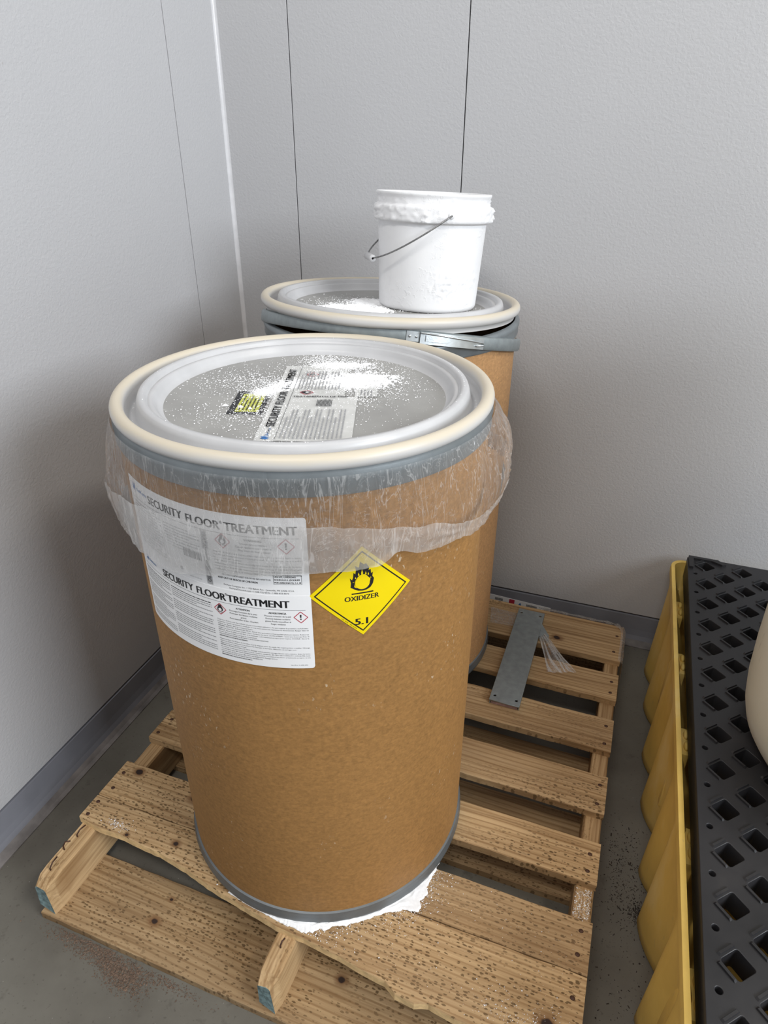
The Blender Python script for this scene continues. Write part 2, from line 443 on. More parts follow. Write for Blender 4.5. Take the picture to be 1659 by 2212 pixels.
ff = pl([(0, 0.0), (0.05, -0.006), (0.12, -0.004), (0.248, -0.014), (0.36, -0.036), (0.496, -0.053), (0.56, -0.055), (0.585, -0.058), (0.675, -0.067), (0.71, -0.070), (0.716, -0.082), (0.76, -0.084), (0.775, -0.075), (0.82, -0.081), (1.018, -0.086)])
def ffn(u): return ff(u) + 0.0022 * noise.noise((u * 17, 1, 1)) + 0.0010 * noise.noise((u * 75, 2, 1))
deck = [
 (ffn, -0.086, 0.0565, 1, 0.95, [(0.225, 0.018, 0.008), (0.12, 0.0, 0.005), (0.965, -0.035, 0.014)]),
 (None, 0.0585, 0.1525, 2, 0.9, [(0.045, 0.135, 0.010), (0.20, 0.12, 0.012)]),
 (None, 0.226, 0.318, 3, 0.6, []),
 (None, 0.388, 0.489, 4, 0.55, []),
 (None, 0.563, 0.665, 5, 0.6, []),
 (None, 0.734, 0.832, 6, 0.15, []),
 (None, 0.888, 1.042, 7, 0.1, [(0.845, 0.928, 0.012)]),
]
nail_us = [(0.012, 0.02), (0.503, 0.51), (0.998, 1.004)]
for fr, a, b, sd, sp, kn in deck:
    mt = m_wood(sd * 3.3, 1.0, 'x', sp, kn)
    bo = board('deck_board', a, b, HP - TT, HP, mt, seed=sd, front=fr, mats=[mt, BARE] if fr else mt, thick_mi=1 if fr else 0)
    for ua, ub in nail_us:
        for k, fy in enumerate((0.25, 0.72)):
            aa = -0.07 if fr and ua > 0.9 else a if not fr else max(a, ffn(ua))
            y = aa + (b - aa) * fy + random.uniform(-0.006, 0.006); x = random.uniform(ua, ub)
            if 0.3 < ua < 0.9 and (0.1 < 0): continue
            bm = bmesh.new(); lathe(bm, [(0.0036, HP - 0.004), (0.0038, HP + 0.0006), (0.0024, HP + 0.0014), (0.0006, HP + 0.0015)], 10, close_top=True)
            for v in bm.verts: v.co.x = v.co.x * 1.15 + x; v.co.y += y
            obj('nail_head', bm, RUST, bo, smooth=True)
# stringers with chipped, teal painted front ends
def stringer(u0, u1, w0, w1, seed, chip):
    z0, z1 = TT, HP - TT
    bm = bmesh.new(); ny = 60; rows = []
    for i in range(ny + 1):
        t = i / ny; y = w0 + (w1 - w0) * t
        d = (y - w0)
        c = max(0.0, 1 - d / chip)   # rounded, chipped end
        top = z1 - 0.016 * c ** 2 - (0.003 * noise.noise((d * 90, seed, 0)) if d < 0.03 else 0)
        ins = 0.010 * c ** 2
        row = [(u0 + 0.4 * ins, z0 + 0.022 * c ** 2), (u0 + 0.3 * ins, top - 0.004), (u0 + 0.003 + 0.3 * ins, top), (u0 + 0.5 * (u1 - u0), top), (u1 - 0.003 - ins, top), (u1 - ins, top - 0.004), (u1 - ins * 0.5, z0)]
        rows.append([bm.verts.new((x + 0.0006 * noise.noise((y * 30, x * 50, seed)), y + (0.004 * noise.noise((x * 200, z * 60, seed)) if i == 0 else 0), z)) for x, z in row])
    n = 7
    for a, b in zip(rows[:-1], rows[1:]):
        for k in range(n): bm.faces.new((a[k], a[(k+1) % n], b[(k+1) % n], b[k]))
    f = bm.faces.new(rows[0]); f.material_index = 1
    bm.faces.new(list(reversed(rows[-1])))
    bmesh.ops.recalc_face_normals(bm, faces=bm.faces)
    o = obj('stringer', bm, [m_wood(20 + seed, 1.0, 'y', 0.12), TEAL], pal)
    return o
s1 = stringer(0.002, 0.040, -0.136, 1.04, 1, 0.035)
s2 = stringer(0.490, 0.528, -0.136, 1.04, 2, 0.03)
s3 = stringer(0.980, 1.016, -0.130, 1.04, 3, 0.03)
# bent nails left standing where the front board was torn away
for k, (st, u, v, du, dv, dz) in enumerate([(s1, 0.018, -0.030, 0.004, 0.022, 0.012), (s1, 0.014, -0.062, 0.012, 0.010, 0.022), (s1, 0.020, -0.105, -0.002, 0.022, 0.010), (s2, 0.508, -0.075, 0.003, 0.012, 0.012)]):
    bm = bmesh.new(); z = HP - TT
    tube(bm, [(u, v, z - 0.004), (u, v, z + dz * 0.5), (u + du * 0.4, v + dv * 0.4, z + dz), (u + du, v + dv, z + dz * 0.9)], 0.0015, 7)
    obj('bent_nail', bm, RUST, st, smooth=True)
for a, b, sd in ((-0.142, 0.004, 11), (0.250, 0.345, 12), (0.372, 0.457, 13), (0.535, 0.630, 14), (0.905, 1.045, 15)):
    mt = m_wood(sd * 2.9, 0.82, 'x', 0.85 if sd < 13 else 0.5, [(0.225, -0.078, 0.010), (0.61, -0.045, 0.010), (0.23, -0.030, 0.005)] if sd == 11 else [])
    board('bottom_board', a, b, 0.0, TT, mt, seed=sd, u0=0.004, u1=1.016)

# ------------------------------------------------------------------ fibre drums
TH0 = -127.0; RB = 0.2745
def drum_local(label, loc): return empty('fibre_drum', loc, label, 'drum', 'brown fibre drums on the pallet')
D1 = Vector((0.6451, -0.902, HP + 0.001)); D2 = Vector((0.5851, -0.344, HP + 0.001))
def drum_body(root, mt):
    bm = bmesh.new()
    lathe(bm, [(0.05, 0.006), (RB - 0.001, 0.006), (RB, 0.02), (RB, 0.40), (RB, 0.86), (RB, 0.885), (RB - 0.004, 0.887), (RB - 0.004, 0.80)], 160)
    autosmooth(obj('body', bm, mt, root))
    bm = bmesh.new()
    prof = [(RB - 0.01, 0.0), (RB + 0.002, 0.0), (RB + 0.005, 0.003), (RB + 0.0062, 0.009), (RB + 0.004, 0.016), (RB + 0.004, 0.020), (RB + 0.0035, 0.027), (RB - 0.002, 0.029)]
    lathe(bm, prof, 160); autosmooth(obj('bottom_chime', bm, CHIME, root), 60)
def lid(root, matrix=None, rim_only=None):
    """z in drum coordinates; rim widest at 0.904"""
    bm = bmesh.new(); z0 = 0.904
    lathe(bm, [(0.0005, z0 - 0.014), (0.10, z0 - 0.0135), (0.209, z0 - 0.013)], 160, close_bot=False)
    l0 = obj('lid', bm, DISC, root, smooth=True, matrix=matrix)
    prof = [(0.208, z0 - 0.0132), (0.2125, z0 - 0.0115), (0.217, z0 - 0.006), (0.2195, z0 + 0.0005), (0.2215, z0 + 0.0025), (0.2262, z0 + 0.0028), (0.2272, z0 + 0.0020), (0.2282, z0 + 0.0025), (0.2292, z0 + 0.0075), (0.2310, z0 + 0.0100), (0.2375, z0 + 0.0105), (0.2405, z0 + 0.0085), (0.243, z0 + 0.002), (0.246, z0 - 0.014), (0.249, z0 - 0.018), (0.256, z0 - 0.018), (0.259, z0 - 0.012), (0.261, z0 - 0.002)]
    bm = bmesh.new(); lathe(bm, prof, 192); obj('stepped_ridge', bm, LIDW, l0, smooth=True)
    prof = []
    for k in range(17):
        a = pi * 1.02 - (pi * 1.55) * k / 16
        prof.append((0.2695 + 0.0095 * cos(a) , z0 - 0.0005 + 0.0105 * sin(a)))
    prof = [(0.2605, z0 - 0.012)] + prof + [(0.268, z0 - 0.020)]
    bm = bmesh.new(); lathe(bm, prof, 192)
    obj('rolled_rim', bm, LIDRIM, l0, smooth=True)
    return l0
drum1 = drum_local('front brown fibre drum wearing a white label and yellow diamond oxidizer placard', D1)
drum_body(drum1, KRAFT1)
bm = bmesh.new()
prof = [(RB - 0.0005, 0.862), (RB + 0.0022, 0.8625), (RB + 0.0032, 0.866), (RB + 0.0030, 0.880), (RB + 0.0042, 0.886), (RB + 0.0010, 0.892), (RB + 0.001, 0.897)]
def seamfn(r, z, th):
    d = abs(((degrees(th) + 74.3 + 180) % 360) - 180)
    return (r - 0.0012 * max(0, 1 - d / 0.5), z)
lathe(bm, prof, 720, fn=seamfn)
autosmooth(obj('top_band', bm, BAND, drum1), 50)
lid1 = lid(drum1)

drum2 = drum_local('brown fibre drum in the corner with white bucket on its tilted lid', D2)
drum_body(drum2, KRAFT2)
bm = bmesh.new()
prof = [(RB - 0.0005, 0.858), (RB + 0.003, 0.8585), (RB + 0.0045, 0.862), (RB + 0.0035, 0.874), (RB + 0.0055, 0.879), (RB + 0.0055, 0.885), (RB + 0.002, 0.890), (RB - 0.003, 0.892), (RB - 0.006, 0.889), (RB - 0.006, 0.85)]
lathe(bm, prof, 160); autosmooth(obj('top_band', bm, BAND, drum2), 50)
# lid sits askew
TA, TB = -0.0184, -0.0609
def tilt(a, b, c, t=(0, 0, 0)):
    """rotate so the plane z = a x + b y, about centre c, then translate"""
    nrm = Vector((-a, -b, 1)).normalized(); q = Vector((0, 0, 1)).rotation_difference(nrm)
    return Matrix.Translation(Vector(t)) @ Matrix.Translation(Vector(c)) @ q.to_matrix().to_4x4() @ Matrix.Translation(-Vector(c))
LID2M = tilt(TA, TB, (0, 0, 0.904), (0.0014, -0.008, 1.0465 - HP - 0.904))
lid2 = lid(drum2, LID2M)
# loose locking ring hanging round the top with its lever latch
RM = tilt(-0.0315, -0.246, (0, 0, 0.868), (0.0, 0.0, -0.018))
bm = bmesh.new(); rr = 0.2835
lathe(bm, [(rr - 0.004, 0.857), (rr + 0.001, 0.8575), (rr + 0.003, 0.861), (rr + 0.003, 0.878), (rr + 0.0005, 0.882), (rr - 0.006, 0.883), (rr - 0.0065, 0.880), (rr - 0.0005, 0.879), (rr, 0.861), (rr - 0.004, 0.859), (rr - 0.004, 0.857)], 160)
ring = autosmooth(obj('locking_ring', bm, GALV, drum2, matrix=RM), 50)
def arc_plate(bm, th0, th1, r0, r1, z0, z1, n=14, slope=0.0, mi=0):
    A = []
    for i in range(n + 1):
        th = radians(th0 + (th1 - th0) * i / n); dz = slope * i / n
        A.append([bm.verts.new((r * cos(th), r * sin(th), z + dz)) for r, z in ((r0, z0), (r1, z0), (r1, z1), (r0, z1))])
    for a, b in zip(A[:-1], A[1:]):
        for k in range(4): bm.faces.new((a[k], b[k], b[(k+1) % 4], a[(k+1) % 4])).material_index = mi
    bm.faces.new(A[0]); bm.faces.new(list(reversed(A[-1])))
    bmesh.ops.recalc_face_normals(bm, faces=bm.faces)
bm = bmesh.new()
arc_plate(bm, -66, -61.0, rr + 0.003, rr + 0.0048, 0.861, 0.879)
for th in (-64.8, -62.3):
    bmesh.ops.create_uvsphere(bm, u_segments=10, v_segments=6, radius=0.0028, matrix=Matrix.Translation((cos(radians(th)) * (rr + 0.005), sin(radians(th)) * (rr + 0.005), 0.870)))
arc_plate(bm, -61.0, -34, rr + 0.008, rr + 0.0095, 0.860, 0.878, 20)
arc_plate(bm, -61.0, -34, rr + 0.003, rr + 0.0095, 0.878, 0.8798, 20)
arc_plate(bm, -61.0, -34, rr + 0.003, rr + 0.0095, 0.8582, 0.860, 20)
arc_plate(bm, -59, -50, rr + 0.010, rr + 0.0118, 0.8635, 0.8745, 8)
lat = autosmooth(obj('lever_latch', bm, BRIGHT, ring), 30)
bm = bmesh.new(); zz = 0.873
pts = [(cos(radians(th)) * (rr + 0.012), sin(radians(th)) * (rr + 0.012), zz + k) for th, k in ((-61, 0.005), (-52, 0.003), (-44, 0.001), (-35, -0.002), (-34.4, -0.007), (-38, -0.009))]
tube(bm, pts, 0.0018, 8); obj('bail_wire', bm, BRIGHT, lat, smooth=True)

# ------------------------------------------------------------------ printed labels
class Print:
    """flat artwork in label coordinates (a, b), mapped onto a surface when built"""
    def __init__(s): s.bm = bmesh.new()
    def quad(s, pts, mi, lay=1):
        vs = [s.bm.verts.new((x, y, lay)) for x, y in pts]
        try: f = s.bm.faces.new(vs); f.material_index = mi
        except ValueError: pass
    def rect(s, x0, y0, x1, y1, mi, lay=1, step=0.006):
        n = max(1, int(math.ceil(abs(x1 - x0) / step)))
        for i in range(n):
            a = x0 + (x1 - x0) * i / n; b = x0 + (x1 - x0) * (i + 1) / n
            s.quad([(a, y0), (b, y0), (b, y1), (a, y1)], mi, lay)
    def line(s, p, q, w, mi, lay=1, step=0.005):
        p = Vector(p); q = Vector(q); d = (q - p); L = d.length; d.normalize(); nn = Vector((-d.y, d.x)) * w / 2
        n = max(1, int(math.ceil(L / step)))
        for i in range(n):
            a = p + d * L * i / n; b = p + d * L * (i + 1) / n
            s.quad([a - nn, b - nn, b + nn, a + nn], mi, lay)
    def poly(s, pts, mi, lay=1):
        vs = [Vector((x, y, 0)) for x, y in pts]
        for t in geometry.tessellate_polygon([vs]):
            q = [s.bm.verts.new((vs[i].x, vs[i].y, lay)) for i in t]
            f = s.bm.faces.new(q); f.material_index = mi
    def ring(s, cx, cy, r0, r1, mi, lay=1, n=36):
        for i in range(n):
            a = 2*pi*i/n; b = 2*pi*(i+1)/n
            s.quad([(cx+r0*cos(a), cy+r0*sin(a)), (cx+r1*cos(a), cy+r1*sin(a)), (cx+r1*cos(b), cy+r1*sin(b)), (cx+r0*cos(b), cy+r0*sin(b))], mi, lay)
    def text(s, txt, x0, y0, h, x1=None, mi=0, bold=0.0, align='L', lay=1, rot=0.0, res=3, shear=0.0):
        """cap height h, baseline y0, stretched to end at x1 when given"""
        cu = bpy.data.curves.new('t', 'FONT'); cu.body = txt; cu.size = 1.0; cu.resolution_u = res;  cu.shear = shear
        o = bpy.data.objects.new('t', cu); me = bpy.data.meshes.new_from_object(o)
        if not me.vertices:
            C.objects.link(o); bpy.context.view_layer.update(); me = bpy.data.meshes.new_from_object(o.evaluated_get(bpy.context.evaluated_depsgraph_get())); C.objects.unlink(o)
        xs = [v.co.x for v in me.vertices]; mn, mx = min(xs), max(xs)
        sc = h / 0.73
        sx = (x1 - x0) / (mx - mn) if x1 is not None else sc * 0.92
        wd = (mx - mn) * sx
        ox = x0 if align == 'L' else x0 - wd / 2 if align == 'C' else x0 - wd
        cr, sr = cos(rot), sin(rot)
        for sh in ((-1, -0.33, 0.33, 1) if bold >= 0.018 else (0,)):
            base = []; k_ = 0.030 * sc * sh * (bold / 0.02)
            for v in me.vertices:
                lx = (v.co.x - mn) * sx + (ox - x0) + k_; ly = v.co.y * sc
                base.append(s.bm.verts.new((x0 + lx * cr - ly * sr, y0 + lx * sr + ly * cr, lay)))
            for p in me.polygons:
                try: f = s.bm.faces.new([base[i] for i in p.vertices]); f.material_index = mi
                except ValueError: pass
        bpy.data.meshes.remove(me); bpy.data.objects.remove(o); bpy.data.curves.remove(cu)
    def greek(s, x0, y0, x1, h, mi, rnd, lay=1):
        x = x0
        while x < x1 - 0.001:
            wl = rnd.uniform(0.0012, 0.006); e = min(x + wl, x1)
            s.rect(x, y0, e, y0 + h, mi, lay); x = e + 0.0009
    def build(s, name, mats, mapf, parent):
        for v in s.bm.verts: v.co = mapf(v.co.x, v.co.y, v.co.z)
        o = obj(name, s.bm, mats, parent)
        return o

RL = RB + 0.0007
def cyl(u, v, lay=0.0, zb=0.726 - HP):
    th = radians(TH0) + u / 0.276; r = RL + lay * 0.00022
    return Vector((r * cos(th), r * sin(th), zb + v))
MATS = [INK, INKG, INKB, INKR, STRIP, PAPER, YEL, LIME]
K, GR, BL, RD, ST, PP, YL, LM = range(8)
def sheet(name, w, h, u0, v0, mt, parent, lay=0.0, n=48, mapf=cyl, rc=0.004):
    """rounded-corner thin sheet"""
    bm = bmesh.new(); cols = []
    xs = [0, rc * .3, rc * .6, rc] + [rc + (w - 2 * rc) * i / n for i in range(1, n)] + [w - rc, w - rc * .6, w - rc * .3, w]
    for x in xs:
        e = 0
        if x < rc: e = rc - sqrt(max(0, rc * rc - (rc - x) ** 2))
        if x > w - rc: e = rc - sqrt(max(0, rc * rc - (x - w + rc) ** 2))
        cols.append([bm.verts.new(mapf(u0 + x, v0 + y, lay)) for y in (e, h * .25, h * .5, h * .75, h - e)] + [bm.verts.new(mapf(u0 + x, v0 + h - e, lay - 2)), bm.verts.new(mapf(u0 + x, v0 + e, lay - 2))])
    for a, b in zip(cols[:-1], cols[1:]):
        for k in range(7): bm.faces.new((a[k], b[k], b[(k+1) % 7], a[(k+1) % 7]))
    bmesh.ops.recalc_face_normals(bm, faces=bm.faces)
    return obj(name, bm, mt, parent)
rnd = random.Random(3)
def ghs(p, cx, cy, r, kind):
    d = [(cx, cy + r), (cx + r, cy), (cx, cy - r), (cx - r, cy)]
    for a, b in zip(d, d[1:] + d[:1]): p.line(a, b, r * 0.11, RD, 1)
    if kind == '!':
        p.poly([(cx - r * .12, cy + r * .48), (cx + r * .12, cy + r * .48), (cx + r * .05, cy - r * .12), (cx - r * .05, cy - r * .12)], K, 2)
        p.ring(cx, cy - r * .32, 0.0, r * .1, K, 2, 14)
    else:
        flame_circle(p, cx, cy - r * 0.08, r * 0.30, K, 2)
FL = [(-1.62, -0.55), (-1.55, 0.15), (-1.70, 0.95), (-1.40, 0.60), (-1.25, 1.0), (-1.18, 1.75), (-0.95, 1.45), (-0.85, 2.05), (-0.95, 2.75), (-0.45, 2.45), (-0.28, 3.35), (0.20, 2.85), (0.55, 2.95), (0.95, 2.25), (0.85, 1.85), (1.15, 1.95), (1.20, 1.30), (1.45, 1.45), (1.38, 0.85), (1.60, 0.45), (1.45, -0.35), (1.1, -0.9), (0.6, -1.18), (0.0, -1.27), (-0.6, -1.18), (-1.1, -0.9)]
def flame_circle(p, cx, cy, r, mi, lay):
    p.poly([(cx + a * r, cy + b * r) for a, b in FL], mi, lay)
    if lay == 2: p.ring(cx, cy, 0.0, r * 0.92, PP, 3, 20)
    p.line((cx - r * 1.5, cy - r * 1.62), (cx + r * 1.5, cy - r * 1.62), r * 0.2, mi, lay)

# upper label (partly beneath the liner) and the lower label overlapping it
up = sheet('label', 0.296, 0.117, 0.0, 0.1185, PAPER, drum1, 0.4)
up['label'] = 'white upper paper label under the plastic film'
p = Print()
def logo(p, x, y, s):
    for k, dx in enumerate((-.35, 0.25)):
        p.poly([(x + (dx) * s, y + .55 * s), (x + (dx + .32) * s, y + .9 * s), (x + (dx + .42) * s, y + .1 * s), (x + (dx + .1) * s, y - .75 * s), (x + (dx - .15) * s, y - .2 * s)], BL, 1)
    p.text('DeVere', x + s * 1.05, y - s * .35, s * .62, x + s * 4.4, BL, 0.02)
logo(p, 0.0185, 0.222, 0.0085)
p.text('SECURITY', 0.0600, 0.2125, 0.0125, 0.1290, K, 0.022)
p.text('FLOOR', 0.1360, 0.2115, 0.0125, 0.1862, K, 0.022)
p.text('®', 0.1870, 0.2205, 0.0040, 0.1905, K, 0.0)
p.text('TREATMENT', 0.1925, 0.2115, 0.0125, 0.2845, K, 0.022)
p.line((0.012, 0.2065), (0.286, 0.2065), 0.0004, K)
p.text('WARNING', 0.2168, 0.1995, 0.0032, 0.2394, K, 0.02)
p.text('Causes skin irritation', 0.2105, 0.1940, 0.0028, 0.2458, K)
p.text('Causes serious eye irritation', 0.2045, 0.1892, 0.0028, 0.2517, K)
p.text('May intensify fire; oxidizer', 0.2085, 0.1842, 0.0028, 0.2505, K)
ghs(p, 0.1875, 0.1955, 0.0104, 'f'); ghs(p, 0.2697, 0.1950, 0.0105, '!')
for i, s in enumerate(['Keep out of reach of children. Read label before use. Do not breathe dusts or mists.', 'Get medical advice/attention if you feel unwell. Collect spillage. Store in a dry', 'place, in a closed container.', 'FIRST AID: IF IN EYES: Rinse cautiously with water for several minutes. Remove', 'contact lenses, if present and easy to do. Continue rinsing. IF ON SKIN: Wash with', 'plenty of water. IF INHALED: Remove victim to fresh air and keep at rest in a position', 'comfortable for breathing. IF SWALLOWED: Rinse mouth. Do not induce vomiting.']):
    p.text(s, 0.1722, 0.1775 - i * 0.0044, 0.0023, {2: 0.212}.get(i, 0.2872), K, 0.0, res=1)
p.text('SEE SAFETY DATA SHEET FOR MORE INFORMATION', 0.1806, 0.1435, 0.0026, 0.2466, K, 0.012, res=1)
p.text('KEEP OUT OF REACH OF CHILDREN', 0.1745, 0.1378, 0.0029, 0.2293, K, 0.018, res=2)
for a, b in (((.2505, .1385), (.2861, .1385)), ((.2861, .1385), (.2861, .1525)), ((.2861, .1525), (.2505, .1525)), ((.2505, .1525), (.2505, .1385))): p.line(a, b, 0.0004, K)
p.text('UN1479, OXIDIZING', 0.2515, 0.1489, 0.0024, 0.2790, K, 0.02, res=2)
p.text('SOLID,N.O.S. (SODIUM', 0.2515, 0.1445, 0.0024, 0.2835, K, 0.02, res=2)
p.text('PERCARBONATE), 5.1, III', 0.2515, 0.1401, 0.0024, 0.2850, K, 0.02, res=2)
p.text('DeVere Company, Inc. • 1923 Beloit Ave. • Janesville, WI 53546 U.S.A.', 0.1816, 0.1278, 0.0025, 0.2760, K, 0.0, res=2)
p.text('DeVereChemical.com • 1-608-752-0576 • 1-800-833-8373', 0.1893, 0.1235, 0.0025, 0.2688, K, 0.0, res=2)
p.rect(0.1560, 0.1235, 0.1650, 0.2060, ST, 1)
p.text('TRATAMIENTO DE PISO', 0.1582, 0.2035, 0.0052, 0.1582 + 0.076, K, 0.01, rot=-pi / 2, lay=2)
for i in range(15):   # fine print columns left of the strip
    p.greek(0.014, 0.200 - i * 0.0045, 0.083 if i % 4 else 0.074, 0.0011, GR, rnd)
    if i < 8: p.greek(0.088, 0.196 - i * 0.0045, 0.152 if i % 3 else 0.135, 0.0011, GR, rnd)
x = 0.1219
while x < 0.1525:
    wd = rnd.choice((0.0004, 0.0008, 0.0012)); p.rect(x, 0.157, x + wd, 0.169, K); x += wd + rnd.choice((0.0005, 0.0009))
p.text('Label Rev. 09-OCT-2020', 0.1272, 0.1262, 0.0018, 0.1474, GR, 0.0, res=1)
p.ring(0.100, 0.133, 0.003, 0.0034, GR); p.ring(0.113, 0.134, 0.0, 0.003, GR)
p.text('certified', 0.1085, 0.1275, 0.0018, 0.118, GR, 0, res=1)
p.build('print', MATS, cyl, up)

lo = sheet('label', 0.2965, 0.121, 0.0, 0.0, PAPER, drum1, 1.2)
lo['label'] = 'white lower paper label with French and Spanish warnings'
p = Print()
def cyl2(u, v, lay): return cyl(u, v, lay + 1.2)
logo(p, 0.0185, 0.1095, 0.0065)
p.text('SECURITY', 0.0660, 0.1020, 0.0118, 0.1290, K, 0.024)
p.text('FLOOR', 0.1355, 0.1020, 0.0118, 0.1815, K, 0.024)
p.text('®', 0.1808, 0.1110, 0.0040, 0.1840, K, 0.0)
p.text('TREATMENT', 0.1840, 0.1020, 0.0118, 0.2680, K, 0.024)
p.line((0.008, 0.0985), (0.2885, 0.0985), 0.0004, K)
ghs(p, 0.1705, 0.0865, 0.0090, 'f'); ghs(p, 0.2818, 0.0870, 0.0090, '!')
p.text('ATTENTION', 0.2043, 0.0915, 0.0028, None, K, 0.02, 'C')
for i, s in enumerate(["Provoque l'irritation de la peau", 'Provoque des lésions oculaires', 'graves', 'Peut intensifier le feu ; Oxydant']):
    p.text(s, 0.2043, 0.0868 - i * 0.0043, 0.0025, None, K, 0.0, 'C', res=2)
p.text('ADVERTENCIA', 0.2515, 0.0915, 0.0028, None, K, 0.02, 'C')
for i, s in enumerate(['Provoca irritación de la piel', 'Provoca lesiones oculares', 'graves Puede intensificar el', 'fuego; oxidante']):
    p.text(s, 0.2515, 0.0868 - i * 0.0043, 0.0025, None, K, 0.0, 'C', res=2)
FRE = ["Tenir hors de la portée des enfants. Lire la notice avant utilisation. Ne pas respirer la poussière ou la brume.", "Demander conseil ou assistance médicale si vous vous sentez mal. Ramasser le déversement. Ranger dans un", "endroit sec. Ranger dans un conteneur fermé.", "PREMIERS SECOURS : SI DANS LES YEUX : Rincer avec précaution à l'eau pendant plusieurs minutes. Retirer les", "lentilles de contact si présents et facile à faire. Continuer de rincer. SI SUR LA PEAU : Laver avec beaucoup d'eau. SI", "INHALÉ : Placer la victime à l'air libre et la maintenir confortablement au repos pour respirer. SI AVALÉ : Rincer la", "bouche. Ne surtout PAS provoquer un vomissement.", "VOIR LA FICHE DE DONNÉES DE SÉCURITÉ POUR PLUS D'INFORMATIONS", "GARDER HORS DE LA PORTÉE DES ENFANTS"]
for i, s in enumerate(FRE):
    p.text(s, 0.1637, 0.0678 - i * 0.00345, 0.0019, 0.1637 + (0.1270 if len(s) > 95 else 0.00118 * len(s)), K, 0.02 if i in (8,) else 0.0, res=1)
SPA = ["Mantener fuera del alcance de los niños. Lea la etiqueta antes de usarla. No respire polvos o nieblas. Obtenga", "asistencia médica y atención si se siente mal. Recoger el derrame. Almacene en un lugar seco.", "Almacene en un recipiente cerrado.", "PRIMEROS AUXILIOS: SI EN LOS OJOS: Enjuagar cuidadosamente con agua durante varios minutos. Quite las lentes", "de contacto, si están presentes y fáciles de hacer. Continúe enjuagando. EN CASO DE CONTACTO CON LA PIEL: Lavar", "con abundante agua. EN CASO DE INHALACIÓN: Trasladar a la víctima al aire fresco y mantenerla en reposo en una", "posición cómoda para respirar. EN CASO DE INGESTIÓN: Enjuagar la boca.", "VER FICHA DE DATOS DE SEGURIDAD PARA MÁS INFORMACIÓN", "MANTENER FUERA DEL ALCANCE DE LOS NIÑOS"]
for i, s in enumerate(SPA):
    p.text(s, 0.1635, 0.0348 - i * 0.00345, 0.0019, 0.1635 + (0.1275 if len(s) > 98 else 0.00118 * len(s)), K, 0.02 if i in (8,) else 0.0, res=1)
p.text('Label Rev. 21-APR-2020', 0.2640, 0.0050, 0.0017, 0.2871, K, 0.0, res=1)
for i in range(24):
    y = 0.0915 - i * 0.0036
    if i % 7 != 6: p.greek(0.008, y, 0.077 - (0.02 if i % 5 == 4 else 0), 0.0012, K if i == 0 else GR, rnd)
    if i % 6 != 5: p.greek(0.081, y, 0.157 - (0.025 if i % 4 == 3 else 0), 0.0012, K if i == 0 else GR, rnd)
p.build('print', MATS, cyl2, lo)

# placard: a square turned on its corner
PCU, PCV = (-51.5 - TH0) * pi / 180 * 0.276, 0.843 - 0.726
def placmap(x, y, lay=0.0): return cyl(PCU + x, PCV + y - 0.035 * x, lay + 1.2)
bm = bmesh.new(); n = 24; HS = 0.0700; G = []
for i in range(n + 1):
    G.append([])
    for j in range(n + 1):
        a = i / n * 2 - 1; b = j / n * 2 - 1
        G[-1].append(bm.verts.new(placmap((a - b) / 2 * HS, (a + b) / 2 * HS, 0.0)))
for i in range(n):
    for j in range(n): bm.faces.new((G[i][j], G[i+1][j], G[i+1][j+1], G[i][j+1]))
e = [x for x in bm.edges if x.is_boundary]
r = bmesh.ops.extrude_edge_only(bm, edges=e)
for v in [x for x in r['geom'] if isinstance(x, bmesh.types.BMVert)]:
    h = sqrt(v.co.x ** 2 + v.co.y ** 2); v.co.x *= (RB + 0.0002) / h; v.co.y *= (RB + 0.0002) / h
bmesh.ops.recalc_face_normals(bm, faces=bm.faces)
plac = obj('hazard_placard', bm, YEL, drum1, smooth=False); plac['label'] = 'yellow diamond oxidizer placard'
p = Print(); I = 0.0625
d = [(0, I), (I, 0), (0, -I), (-I, 0)]
for a, b in zip(d, d[1:] + d[:1]): p.line(a, b, 0.0017, K, 1)
for a, b in d: p.ring(a, b, 0, 0.0009, K, 1, 8)
flame_circle(p, 0.0, 0.0150, 0.0098, K, 1)
p.ring(0.0, 0.0150, 0.0, 0.0098, YL, 2, 40)
for sx, sy, sw, sh in ((-0.0004, 0.0305, 0.0016, 0.0055), (-0.0050, 0.0285, 0.0013, 0.0032), (0.0045, 0.0290, 0.0013, 0.0032), (0.0079, 0.0275, 0.0011, 0.0028), (-0.0092, 0.0235, 0.0010, 0.0020), (-0.0124, 0.0175, 0.0008, 0.0012), (0.0112, 0.0215, 0.0008, 0.0014)):
    p.poly([(sx - sw * .7, sy - sh * .5), (sx + sw * .7, sy - sh * .5), (sx + sw * .8, sy), (sx, sy + sh), (sx - sw * .8, sy)], YL, 2)
p.text('OXIDIZER', -0.0240, -0.0120, 0.0078, 0.0225, K, 0.018)
p.text('5.1', -0.0105, -0.0520, 0.0108, 0.0065, K, 0.03)
p.text('5-262   HCMC   1-800-292-9518', -0.0295, -0.0385, 0.0017, -0.0015, K, 0.0, rot=-pi / 4, res=1)
p.build('print', MATS, placmap, plac)

# labels on the lid disc: frame along the label's reading direction
LC = Vector((0.010, -0.020))
Zd = 0.904 - 0.0133
def lidmap_factory(org, ex, ey):
    def f(a, b, lay=0.0):
        q = Vector(org) + Vector(ex) * a + Vector(ey) * b
        return Vector((q.x, q.y, Zd + 0.0008 + 0.0002 * lay))
    return f
